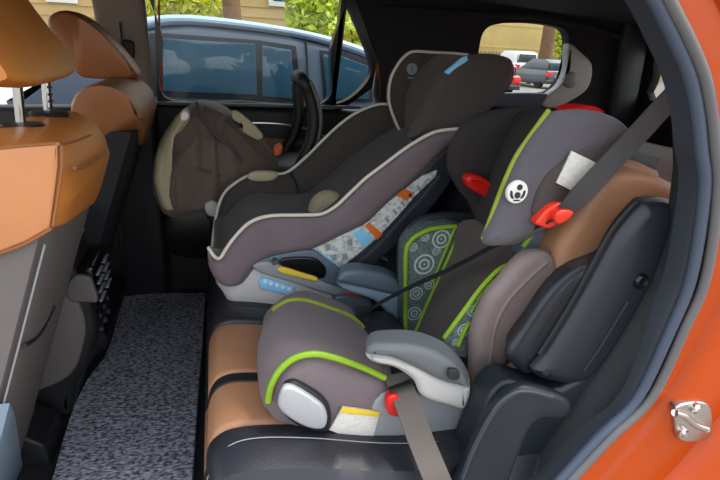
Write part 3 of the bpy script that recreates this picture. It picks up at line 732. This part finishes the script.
# door striker
ST = thing('door_striker', 'steel door striker bolted to the orange door frame', 'striker', P(690, 421, -.01))
b = B(); slab(b, [(674, 411), (680, 404), (700, 401), (710, 408), (711, 430), (704, 439), (684, 441), (676, 434)], -.032, -.016, .003, n=60); b.build('plate', 'steel', ST)
for x, y in ((697, 409), (684, 433)):
    b = B(); b.lathe(P(x, y, -.037), [(0, -.004), (.004, -.004), (.006, -.001), (.009, 0), (.009, .008), (0, .008)], 'y', 16); b.build('screw', 'chrome', ST)
b = B(); b.tube(pline([(675, 413), (684, 416), (694, 424), (706, 429)], -.05), .0055, 10); b.tube([P(675, 413, -.05), P(676, 414, -.024)], .0055, 10); b.tube([P(706, 429, -.05), P(706, 428, -.024)], .0055, 10); b.build('loop', 'steel', ST)

# pale thing standing in the cargo space
bx = [P(x, y, 1.0) for x, y in [(653, 190), (655, 168), (661, 158), (674, 152), (690, 152), (693, 190)]]
bx = [Vector((bx[0].x, 1.0, .492)), bx[0].copy(), bx[1], bx[2], bx[3], bx[4], bx[5].copy(), Vector((bx[5].x, 1.0, .492))]
b = B(); slab(b, bx, 1.0, 1.25, .02, smooth=False); b.build('storage_box', 'plastic_light', cat='box', label='pale grey box showing behind the bench top at the rear of the cabin', at=(bx[0].x+.1, 1.1, .492))

# ================================================================ infant carrier by the far door
IC = thing('infant_car_seat', 'infant carrier with a brown and khaki canopy next to the far door', 'infant seat', (.1, 1.22, .87))
can = [(156, 193), (154, 182), (156, 155), (163, 136), (174, 120), (186, 108), (199, 101), (221, 106), (237, 116), (262, 139), (279, 168), (268, 180), (248, 179), (232, 190), (217, 199), (196, 205), (176, 209), (164, 207)]
def shrink(px, f, dx=0, dy=0):
    cx = sum(p[0] for p in px)/len(px); cy = sum(p[1] for p in px)/len(px)
    return [(cx+(x-cx)*f+dx, cy+(y-cy)*f+dy) for x, y in px]
base = [P(x, y, 1.2) for x, y in can]; cc = sum(base, Vector())/len(base)
def sl(Y, f, dz=0): return (0, [Vector((cc.x+(p.x-cc.x)*f, Y, cc.z+(p.z-cc.z)*f+dz)) for p in base])
b = B(); loft(b, [sl(1.035, .66, -.02), sl(1.06, .84, -.01), sl(1.09, .92), sl(1.12, .97), sl(1.16, .99), sl(1.2, 1.0), sl(1.25, .99), sl(1.30, .97), sl(1.38, .85, -.01), sl(1.41, .66, -.02)], .012)
for v in b.bm.verts:
    u = v.co - Vector((-.03, 1.2, 1.285))       # gathers run out from the drawstring at the top
    a = math.atan2(u.z, u.x + .25*u.y); d_ = min(1, u.length/.18)
    v.co += Vector((.35, -1, .25))*(.011*d_*math.sin(a*17 + 2.2*noise.noise(v.co*7)) + .006*noise.noise(v.co*16))
b.build('canopy', 'cloth_canopy', IC, sharp=80)
def can_y(px, py):   # height of the canopy skin towards the door opening
    cx = sum(p[0] for p in can)/len(can); cy = sum(p[1] for p in can)/len(can)
    return 1.045
b = B()
for path in ([(197, 103), (201, 116), (212, 130), (228, 145), (240, 160), (247, 176)], [(204, 107), (222, 116), (240, 132), (256, 152), (266, 168)], [(176, 152), (194, 166), (214, 174), (232, 180)], [(174, 196), (200, 197), (222, 190)]):
    pp = []
    for x, y in path:
        d_ = min(math.hypot(x-q[0], y-q[1]) for q in can); pp.append(P(x, y, 1.135 - .0042*min(d_, 24)))
    b.tube(pp, .0055, 8)
b.build('canopy_seam', 'cloth_brown', IC)
bandp = [(185, 108), (190, 118), (183, 128), (174, 140), (170, 152), (172, 172), (166, 188), (176, 207), (166, 209), (156, 193), (155, 168), (158, 150), (166, 133), (176, 118)]
b = B(); loft(b, [(1.04, bandp), (1.17, bandp)], .02, wob=.008, ws=18); b.build('canopy_band', 'khaki', IC, sharp=80)
b = B(); slab(b, [(181, 113), (185, 111), (189, 115), (187, 120), (181, 120)], 1.025, 1.05, .005); b.build('toggle', 'white', IC)
b = B(); pat = [(232, 112), (240, 113), (262, 133), (259, 140), (249, 136), (239, 130), (241, 125), (233, 119)]
slab(b, pat, 1.085, 1.12, .006); b.build('canopy_patch', 'khaki', IC)
sh = [(205, 203), (214, 194), (250, 178), (280, 168), (310, 160), (345, 150), (360, 180), (340, 215), (300, 228), (240, 232), (210, 222)]
b = B(); slab(b, sh, 1.05, 1.41, .05); b.build('shell', 'plastic_dark', IC)
b = B(); q = [P(x, y, 1.08) for x, y in [(225, 218), (330, 212), (345, 240), (330, 262), (235, 262), (222, 240)]]; slab(b, q, 1.08, 1.38, .02); b.build('base', 'plastic_mid', IC)
b = B(); slab(b, [(205, 204), (213, 200), (220, 206), (216, 216), (207, 214)], 1.02, 1.08, .01); b.build('shell_lip', 'plastic_light', IC)
b = B()
near = [P(x, y, 1.08) for x, y in [(297, 172), (304, 158), (312, 138), (314, 116), (309, 94), (303, 81)]]
far = [P(x, y, 1.34) for x, y in [(298, 80), (297, 88), (299, 112), (294, 134), (285, 150), (277, 162)]]
wv = [Vector((.062, 0, .012))]*6
def bar(b, pts, wid, th):
    pts = cr([Vector(p) for p in pts], False, 6); rr = []
    for i, p in enumerate(pts):
        t = (pts[min(i+1, len(pts)-1)]-pts[max(i-1, 0)]).normalized(); sd = Vector((0, 1, 0)) - t*t.y; 
        if sd.length < .25: sd = Vector((.3, 1, 0)) - t*t.dot(Vector((.3, 1, 0)))
        sd.normalize(); u = t.cross(sd).normalized()
        rr.append([p + u*wid/2*math.cos(a) + sd*th/2*math.sin(a) for a in [2*math.pi*k/14 for k in range(14)]])
    b.rings(rr)
bar(b, near + [P(300, 77, 1.15), P(297, 76, 1.25)] + far, .040, .045); b.build('handle', 'black', IC)
b = B(); bar(b, [p + Vector((.018, -.004, 0)) for p in near[1:]], .016, .04); b.build('handle_edge', 'seat_gray', IC)  # grey strip down the rear edge of the near leg
b = B(); slab(b, [(273, 150), (278, 144), (283, 146), (281, 154), (275, 156)], 1.14, 1.17, .008); b.build('release_lever', 'label_orange', IC)

# ================================================================ convertible seat in the middle place
CV = thing('convertible_car_seat', 'large grey and charcoal convertible child seat with cream piping in the middle place', 'child seat', (.25, .8, .85))
up = [(208, 247), (214, 256), (220, 258), (226, 249), (234, 238), (249, 223), (269, 216), (300, 215), (321, 214), (336, 206), (350, 193), (366, 178), (382, 166), (409, 146), (435, 132), (459, 129)]
lo = [(462, 134), (440, 152), (420, 172), (404, 187), (385, 202), (364, 222), (345, 231), (326, 241), (309, 248), (285, 252), (268, 256), (252, 266), (240, 282), (228, 286), (217, 280), (209, 266)]
b = B(); slab(b, up+lo, .575, .635, .02, n=150, lean=(.03, -.015)); b.build('side_wing', 'cloth_mauve', CV)
b = B(); b.tube(pline(up, .580), .0042, 8); b.build('piping', 'piping_cream', CV)
# plastic shell with the label along the near side
b = B(); slab(b, [(300, 240), (364, 215), (404, 180), (445, 142), (466, 130), (462, 160), (440, 196), (415, 226), (388, 252), (377, 262), (352, 300), (330, 312), (300, 300)], .605, .66, .012, n=120); b.build('shell', 'plastic_dark', CV)
labelp = [(311, 249), (330, 240), (350, 231), (368, 221), (388, 202), (404, 188), (422, 176), (437, 170), (436, 176), (415, 196), (396, 218), (377, 238), (358, 254), (337, 271)]
b = B(); slab(b, labelp, .600, .606, .0015, smooth=False, n=120); lb = b.build('warning_label', 'print_strip', CV)
for q in ([(365, 226), (369, 222), (383, 234), (377, 240)], [(396, 195), (404, 188), (414, 193), (407, 201)]):
    b = B(); slab(b, q, .5985, .6, .0004, smooth=False); b.build('orange_block', 'label_orange', lb)
b = B(); slab(b, [(352, 234), (362, 228), (374, 239), (364, 248)], .5985, .6, .0004, smooth=False); b.build('blue_block', 'label_cyan', lb)
b = B(); slab(b, [(312, 252), (318, 250), (342, 267), (337, 272)], .5985, .6, .0004, smooth=False); b.build('blue_edge', 'label_cyan', lb)
for i in range(5):
    b = B(); slab(b, [(384+i*8, 219-i*8), (386+i*8, 217-i*8), (390+i*8, 221-i*8), (388+i*8, 223-i*8)], .5985, .6, .0003, smooth=False); b.build('pictogram', 'plastic_mid', lb)
for x, y in ((345, 257), (334, 258), (328, 248), (350, 243)):
    b = B(); slab(b, [(x-3, y-3), (x+2, y-4), (x+3, y+2), (x-2, y+3)], .5985, .6, .0003, smooth=False); b.build('pictogram', 'plastic_mid', lb)
b = B(); b.tube(pline([(339, 276), (360, 262), (380, 244), (404, 218), (424, 196), (440, 176)], .604), .006, 6); b.build('shell_rim', 'trim_gray', CV)
# inside: far wing, back and cushion
fw = [(212, 247), (214, 230), (218, 208), (226, 191), (245, 177), (262, 173), (285, 173), (305, 158), (325, 138), (344, 121), (362, 110), (382, 104), (400, 108), (418, 126), (432, 150), (400, 190), (340, 228), (260, 258), (225, 262)]
b = B(); slab(b, fw, .955, 1.01, .02, n=130); b.build('side_wing', 'cloth_char', CV)
b = B(); b.tube(pline(fw[0:13], .955), .0042, 8); b.build('piping', 'piping_cream', CV)
b = B(); slab(b, [(247, 177), (252, 172), (264, 171), (276, 172), (278, 176), (270, 181), (254, 181)], .94, .965, .008); b.build('elastic_tab', 'khaki', CV)
inn = [P(x, y, .6) for x, y in [(213, 262), (226, 256), (240, 240), (262, 228), (300, 228), (326, 226), (345, 214), (380, 184), (420, 155), (455, 138), (470, 140), (455, 165), (400, 220), (350, 262), (320, 280), (240, 290), (216, 284)]]
b = B(); slab(b, [Vector((p.x+.005, .625, p.z-.01)) for p in inn], .625, .965, .03, n=130); b.build('seat_pad', 'cloth_char', CV)
b = B(); sh2 = [(292, 172), (297, 190), (300, 212), (303, 230)]
b.tube(pline([(290, 172), (297, 186), (300, 203), (301, 220)], .953), .004, 6); b.build('fold_seam', 'black_soft', CV)
b = B(); slab(b, [(309, 214), (311, 203), (319, 194), (330, 191), (340, 194), (343, 202), (340, 212), (332, 222), (315, 224)], .74, .80, .025); b.build('harness_pad', 'khaki', CV)
# recline base
bs = [(216, 280), (222, 290), (228, 300), (238, 309), (262, 316), (300, 318), (345, 310), (365, 304), (366, 284), (350, 268), (330, 262), (309, 248), (269, 254), (250, 262), (232, 276)]
b = B(); slab(b, bs, .60, .95, .02, n=120); b.build('base', 'plastic_light', CV)
b = B(); slab(b, [(252, 266), (258, 262), (272, 262), (300, 272), (330, 284), (352, 290), (364, 289), (364, 297), (345, 297), (320, 291), (289, 281), (262, 273)], .585, .61, .006); b.build('base_rail', 'plastic_mid', CV)
b = B(); slab(b, [(254, 262), (268, 256), (309, 249), (326, 258), (345, 272), (364, 288), (350, 290), (330, 284), (300, 273), (272, 263)], .59, .605, .006); b.build('base_tray', 'plastic_slate', CV)
b = B(); slab(b, [(284, 258), (310, 257), (321, 262), (326, 270), (322, 278), (300, 274), (281, 265)], .583, .592, .004); b.build('belt_path', 'black_gloss', CV)
b = B(); slab(b, [(278, 268), (284, 267), (300, 272), (316, 277), (316, 281), (298, 277), (280, 272)], .576, .584, .003); b.build('lever', 'yellow', CV)
b = B(); b.lathe(P(275, 262, .58), [(0, -.004), (.007, -.004), (.008, 0), (.008, .01), (0, .01)], 'y', 16); b.build('bolt', 'steel', CV)
b = B(); slab(b, [(259, 281), (262, 277), (294, 287), (295, 292), (290, 295), (260, 288)], .592, .601, .002, smooth=False); bl = b.build('base_label', 'label_cyan', CV)
for k in range(5):
    b = B(); b.lathe(P(265+6*k, 281.5+1.9*k, .591), [(0, -.001), (.0045, -.001), (.0045, .002), (0, .002)], 'y', 10); b.build('print_dot', 'white', bl)
b = B(); slab(b, [(348, 292), (362, 290), (365, 295), (363, 300), (350, 300)], .575, .60, .004); b.build('release_button', 'red_orange', CV)
b = B(); slab(b, [(336, 296), (368, 298), (370, 312), (340, 310)], .57, .60, .006); b.build('buckle_cover', 'plastic_slate', CV)
# headrest
Hd = [(400, 134), (392, 116), (388, 98), (390, 80), (396, 67), (404, 56), (414, 51), (435, 52), (455, 53), (468, 55), (462, 80), (445, 110), (425, 132), (412, 138)]
b = B(); slab(b, Hd, .90, .95, .018); hd = b.build('headrest', 'cloth_char', CV)
b = B(); b.tube(pline([(404, 138), (395, 120), (389, 100), (390.5, 80), (397, 66), (405, 56), (414, 51.5), (435, 52.5), (455, 53.5), (468, 55)], .902), .004, 8); b.build('headrest_piping', 'piping_cream', hd)
b = B(); m1 = [(424, 128), (428, 106), (438, 84), (455, 62), (475, 58), (496, 62), (500, 80), (480, 104), (455, 124)]; m2 = [(406, 130), (404, 112), (406, 92), (416, 72), (434, 56), (452, 56), (455, 72), (438, 100), (424, 124)]
loft(b, [(.64, m1), (.93, m2)], .02); b.build('headrest_back', 'cloth_char', hd)
Hn = [(408, 138), (413, 122), (422, 105), (431, 85), (440, 72), (451, 62), (464, 56), (484, 53.5), (503, 56), (511, 62), (510, 77), (502, 90), (490, 103), (472, 121), (457, 130), (430, 134)]
b = B(); slab(b, Hn, .60, .665, .026, n=110, lean=(.016, -.008)); b.build('headrest_wing', 'cloth_char', hd)
b = B(); slab(b, [(444, 72), (462, 57), (467, 56), (468, 60), (450, 76)], .604, .612, .003, smooth=False); b.build('fabric_tag', 'label_cyan', hd)
em = P(412, 69, .897)
b = B(); b.lathe(em, [(.013, -.0015), (.0155, -.0015), (.0155, .002), (.013, .002)], 'y', 24)
b.lathe(em + Vector((0, 0, .004)), [(0, -.0015), (.0035, -.0015), (.0035, .002), (0, .002)], 'y', 12); b.box(em + Vector((0, 0, -.005)), (.01, .003, .006), .001)
b.build('round_emblem', 'plastic_mid', hd)
b = B(); c = em + Vector((.002, 0, -.024))
for k in range(4): b.box(c + Vector((-.009+.006*k, .001, 0)), (.004, .002, .005), .0005)
b.build('emblem_lettering', 'plastic_mid', hd)

# ================================================================ booster seat in the near place
BO = thing('booster_seat', 'brown high-back booster seat with lime green piping in the near place', 'child seat', (.25, .33, .85))
cA = [(272, 415), (267, 402), (270, 384), (279, 368), (294, 356), (314, 352), (349, 363), (383, 377), (390, 385), (384, 404), (372, 446), (330, 434), (292, 422)]
cM = [(259, 388), (257, 371), (258, 345), (265, 328), (279, 317), (298, 318), (330, 326), (364, 341), (392, 356), (385, 380), (372, 410), (320, 405), (280, 398)]
cB = [(268, 330), (263, 322), (267, 312), (278, 302), (292, 294), (308, 291.5), (330, 299), (352, 309), (366, 336), (368, 350), (355, 365), (320, 360), (290, 345)]
cA2 = [(266, 408), (261, 394), (263, 374), (270, 358), (285, 346), (308, 344), (344, 354), (380, 368), (392, 378), (386, 398), (374, 440), (326, 428), (284, 416)]
b = B(); loft(b, [(.135, cA), (.18, cA2), (.32, cM), (.52, cB)], .022, wob=.002); b.build('seat_cushion', 'cloth_mauve', BO, sharp=60)
b = B(); b.tube(pline([(268, 402), (271, 386), (280, 370), (295, 358), (314, 354), (332, 357), (349, 362.5), (366, 369), (385, 378)], .137), .0052, 8); b.build('piping', 'green', BO)
pm, pb = pline(cM, .32), pline(cB, .498)
b = B(); b.tube([pm[k].lerp(pb[k], .6) + Vector((-.002, -.001, .003)) for k in range(3, 9)], .0048, 8); b.build('piping', 'green_dull', BO)
b = B(); slab(b, [(280, 396), (284, 384), (294, 380), (306, 385), (320, 394), (329, 405), (331, 420), (326, 430), (312, 430), (294, 422), (282, 410)], .122, .14, .008); cup = b.build('cup_holder', 'black', BO)
b = B(); slab(b, [(278, 401), (282, 388), (288, 384.5), (297, 387), (312, 396), (324, 406), (327, 418), (323, 427), (310, 427), (294, 420), (281, 410)], .112, .126, .006); b.build('cup_holder_front', 'silver', cup)
b = B(); slab(b, [(343, 407), (380, 412), (371, 445), (329, 430)], .129, .1345, .0012, smooth=False); tg = b.build('care_label', 'print_small', BO)
b = B(); slab(b, [(343, 407), (380, 412), (379, 417), (339, 412.5)], .1275, .129, .0004, smooth=False); b.build('label_band', 'yellow', tg)
b = B(); slab(b, [(381, 392), (464, 402), (460, 420), (452, 446), (442, 452), (400, 452), (370, 448)], .13, .16, .008, n=100); b.build('base', 'plastic_mid', BO)
b = B(); q = [P(x, y, .16) for x, y in [(300, 420), (380, 405), (450, 400), (450, 440), (420, 450), (330, 438)]]; slab(b, q, .17, .5, .01); b.build('base_core', 'plastic_dark', BO)
def arm(Yn, Yf, padn, padf, rimn, rimf, pm, rm):
    b = B(); loft(b, [(Yn, rimn), (Yf, rimf)], .012); a_ = b.build('armrest', rm, BO)
    b = B(); loft(b, [(Yn-.008, padn), (Yf-.004, padf)], .013); b.build('armrest_pad', pm, a_); return a_
padn = [(366, 352), (367, 346), (373, 342), (386, 341), (410, 342), (430, 347), (446, 355), (458, 366), (468, 384), (452, 382), (436, 377), (415, 366), (392, 356), (374, 353)]
padf = [(366, 347), (367, 339), (374, 333), (386, 331), (410, 331), (430, 336), (447, 345), (460, 358), (469, 377), (452, 373), (436, 367), (415, 357), (392, 347), (374, 345)]
rimn = [(366, 355), (370, 350), (392, 353), (415, 362), (436, 374), (452, 380), (469, 384), (463, 406), (446, 403), (428, 398), (419, 392), (412, 378), (394, 366), (374, 361)]
rimf = [(366, 352), (370, 346), (392, 348), (415, 355), (436, 366), (452, 372), (469, 376), (464, 401), (446, 398), (430, 394), (422, 388), (414, 374), (395, 362), (374, 358)]
ar = arm(.105, .16, padn, padf, rimn, rimf, 'plastic_pad', 'plastic_light')
b = B(); slab(b, [(449.5, 369.5), (459, 370.5), (458.5, 379), (449, 378.5)], .086, .094, .002); b.build('square_button', 'ink', ar)
fpn = [(337, 280), (339, 273), (345, 269), (355, 268), (372, 270), (390, 275), (400, 284), (403, 293), (390, 293), (366, 287), (347, 283)]
fpf = [(338, 275), (340, 268), (346, 264), (356, 263), (372, 265), (390, 270), (400, 279), (403, 289), (390, 288), (366, 282), (347, 278)]
frn = [(337, 281), (350, 283), (370, 287), (396, 292), (405, 295), (408, 314), (398, 324), (388, 314), (374, 300), (350, 292), (340, 287)]
frf = [(338, 277), (351, 279), (371, 283), (397, 288), (406, 291), (409, 310), (399, 320), (389, 310), (375, 296), (351, 288), (341, 283)]
arm(.515, .565, fpn, fpf, frn, frf, 'plastic_slate', 'plastic_blue')
# back: centre pad, wings
bl_ = [(462, 222), (452, 250), (440, 277), (428, 304), (416, 333), (414, 345), (460, 352), (492, 290), (508, 236), (492, 222)]
bc_ = [(530, 238), (514, 264), (494, 280), (470, 309), (449, 339), (444, 352), (500, 372), (540, 300), (566, 246), (550, 234)]
b = B(); loft(b, [(.215, bc_), (.46, bl_)], .01); b.build('back_pad', 'cloth_brown', BO)
far_o = [(404, 334), (404, 290), (405, 251), (409, 241), (416, 234), (430, 228), (446, 225), (457, 225), (470, 232), (460, 262), (446, 300), (430, 338), (416, 340)]
b = B(); slab(b, far_o, .462, .52, .008); fwing = b.build('back_wing', 'rings', BO)
b = B(); b.tube(pline([(405.5, 333), (405.5, 290), (406, 252), (410, 242), (417, 235.5), (430, 229.5), (446, 227), (456, 226.5)], .458), .0052, 8); b.build('wing_piping', 'green', fwing)
b = B(); b.tube(pline([(456, 226), (445, 252), (433, 281)], .457), .0028, 6); b.build('wing_piping', 'green', fwing)
b = B(); b.tube(pline([(463.5, 227), (452, 252), (441, 277), (428, 304), (416, 333)], .452), .006, 8); b.build('piping', 'green', BO)
b = B(); shl = [(398, 340), (397, 280), (398, 245), (406, 230), (424, 216), (460, 212), (490, 220), (480, 260), (440, 340)]; slab(b, shl, .52, .545, .01); b.build('back_shell', 'plastic_dark', BO)
sliver = [(511, 262), (524, 259), (530, 270), (500, 320), (476, 356), (446, 352), (444, 338), (466, 308), (489, 279)]
b = B(); slab(b, sliver, .196, .24, .006, lean=(.026, -.014)); b.build('wing_lining', 'rings_near', BO)
for q_, r_ in (([(512, 263.5), (500, 269), (489, 279), (477, 293), (466, 308), (455, 323), (444, 338)], .0045), ([(470, 322), (464, 332), (458, 346)], .0042), ([(503, 272), (489, 285), (479, 299), (471, 313)], .0018)):
    b = B(); b.tube(pline(q_, .195), r_, 8); b.build('wing_piping', 'green', BO)
bol = [(468, 402), (468, 372), (468, 346), (470, 326), (482, 296), (497, 276), (514, 256), (528, 249), (545, 250), (553, 262), (551, 277), (540, 290), (526, 310), (514, 336), (504, 360), (492, 386), (482, 402)]
b = B(); slab(b, bol, .155, .20, .02, n=120, wob=.002, lean=(.028, -.016)); bs_ = b.build('side_bolster', 'bolster_taupe', BO, sharp=60)
b = B(); b.tube(pline([(546, 262), (524, 282), (505, 304), (494, 330), (490, 360), (486, 395)], .157), .005, 8); b.build('bolster_crease', 'bolster_taupe', bs_)
b = B(); slab(b, [(519, 254), (531, 231), (548, 222), (556, 228), (546, 250), (530, 260)], .21, .25, .008); b.build('back_frame', 'plastic_slate', BO)
b = B(); b.tube(pline([(538, 226), (530, 236), (523, 247)], .205), .005, 8); b.build('piping', 'green', BO)
# headrest
hF = [(448, 171), (446.5, 157), (451, 140), (462, 124), (474, 116), (487, 111), (513, 106.5), (536, 107), (550, 112), (552, 130), (540, 170), (512, 215), (496, 238), (481, 236), (470, 206), (457, 188)]
b = B(); slab(b, hF, .44, .50, .022, n=110, lean=(.03, -.01)); hh = b.build('headrest', 'cloth_dark', BO, sharp=60)
p1 = [(510, 232), (512, 200), (524, 160), (548, 120), (590, 114), (616, 124), (612, 140), (585, 190), (556, 214), (530, 230)]; p2 = [(476, 228), (480, 200), (494, 160), (514, 118), (530, 110), (548, 112), (545, 130), (530, 170), (508, 212), (494, 230)]
b = B(); loft(b, [(.20, p1), (.46, p2)], .02); b.build('headrest_pad', 'cloth_dark', hh)
hN = [(481, 241), (491, 214), (502, 188), (509, 170), (518, 152), (533, 130), (549, 113), (568, 109.5), (590, 110), (606, 114), (619, 121), (626, 130), (622, 142), (608, 162), (592, 182), (578, 196), (564, 210), (546, 222), (526, 232), (500, 244)]
b = B(); slab(b, hN, .135, .20, .018, n=130, lean=(.045, -.014)); hw = b.build('headrest_wing', 'cloth_gray', hh, sharp=60)
b = B(); b.tube(pline([(549, 110), (541, 121), (526, 142), (516, 157), (507, 176), (499, 196), (492, 215), (483, 239)], .152), .0042, 8); b.build('headrest_piping', 'green_dull', hh)
b = B(); cres = [(531, 214), (536, 192), (546, 175), (560, 162), (580, 150), (600, 141), (616, 132), (623, 133), (618, 146), (604, 165), (590, 182), (574, 198), (560, 211), (545, 219)]
slab(b, cres, .128, .15, .007); b.build('wing_patch', 'cloth_char', hw)
b = B(); slab(b, [(572, 151), (599.5, 164.5), (577, 193.5), (556.5, 183)], .1235, .1275, .001, smooth=False); b.build('care_label', 'print_small', hw)
lc = P(517, 192, .131)
b = B(); b.lathe(lc, [(0, -.002), (.0172, -.002), (.0182, 0), (.0182, .003), (0, .003)], 'y', 32); lg = b.build('round_emblem', 'white', hw)
b = B(); L2 = lc + Vector((0, -.0025, 0))
b.lathe(L2 + Vector((.002, 0, .008)), [(0, -.001), (.0046, -.001), (.0046, .002), (0, .002)], 'y', 16)
slab(b, [L2 + Vector((x*.74, 0, z*.74)) for x, z in [(-.017, .004), (-.013, .002), (-.011, -.006), (-.008, -.013), (-.013, -.012), (-.017, -.005)]], L2.y-.001, L2.y+.002, .0004)
slab(b, [L2 + Vector((x*.74, 0, z*.74)) for x, z in [(.017, .004), (.013, .002), (.011, -.006), (.008, -.013), (.013, -.012), (.017, -.005)]], L2.y-.001, L2.y+.002, .0004)
b.lathe(L2 + Vector((.0, 0, -.0045)), [(.0026, -.001), (.005, -.001), (.005, .002), (.0026, .002), (.0026, -.001)], 'y', 16)
slab(b, [L2 + Vector((x*.74, 0, z*.74)) for x, z in [(-.007, -.016), (.007, -.016), (.006, -.0185), (-.006, -.0185)]], L2.y-.001, L2.y+.002, .0004)
b.build('emblem_figure', 'ink', lg)
b = B(); slab(b, [(570, 112), (575, 107.5), (586, 105.5), (597, 107), (602, 112), (590, 114)], .24, .30, .01); b.build('adjuster_knob', 'red', hh)
rg = [(535, 223), (541, 214), (550, 206), (559, 203), (566, 205), (561, 214), (556, 224), (548, 228), (540, 226)]
b = B(); slab(b, rg, .115, .135, .004, n=60); g1 = b.build('belt_guide', 'red_orange', hh)
b = B(); slab(b, [(555, 213), (560, 210), (569, 209.5), (573, 213), (567, 220), (558, 224), (554, 220)], .10, .12, .004); b.build('guide_hook', 'red_orange', g1)
b = B(); slab(b, [(466, 181), (469, 175), (478, 175), (490, 181), (498, 189), (498, 201), (486, 197), (472, 190)], .40, .43, .007); g2 = b.build('belt_guide', 'red', hh)
b = B(); b.tube(pline([(470, 180), (478, 179), (488, 184), (496, 191)], .395), .003, 8); b.build('guide_edge', 'red_orange', g2)

# ================================================================ seat belt of the near place
SB = thing('seat_belt', 'grey seat belt threaded through the red guide and over the booster', 'seat belt', P(437, 470, .1))
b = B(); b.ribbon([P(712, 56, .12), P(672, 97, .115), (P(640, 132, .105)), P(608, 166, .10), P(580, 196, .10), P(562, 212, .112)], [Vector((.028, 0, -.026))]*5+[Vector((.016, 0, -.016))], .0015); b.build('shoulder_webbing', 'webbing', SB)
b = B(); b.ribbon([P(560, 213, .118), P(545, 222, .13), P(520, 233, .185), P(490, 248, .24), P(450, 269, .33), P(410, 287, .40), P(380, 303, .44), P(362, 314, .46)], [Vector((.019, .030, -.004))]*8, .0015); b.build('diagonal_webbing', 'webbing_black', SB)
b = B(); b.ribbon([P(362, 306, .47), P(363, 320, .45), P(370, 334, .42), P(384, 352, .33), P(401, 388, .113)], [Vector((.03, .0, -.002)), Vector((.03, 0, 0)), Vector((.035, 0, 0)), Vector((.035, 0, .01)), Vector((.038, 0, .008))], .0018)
b.build('lap_webbing', 'webbing_black', SB)  # black down to its end paints in the armrest's shade on the belt
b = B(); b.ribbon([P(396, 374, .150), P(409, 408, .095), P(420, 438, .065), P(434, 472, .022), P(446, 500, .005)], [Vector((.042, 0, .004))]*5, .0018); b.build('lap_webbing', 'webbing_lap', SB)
b = B(); slab(b, [(387, 398), (395, 394), (401, 402), (402, 415), (392, 415), (387, 411)], .108, .125, .004); b.build('belt_slot', 'red', SB)
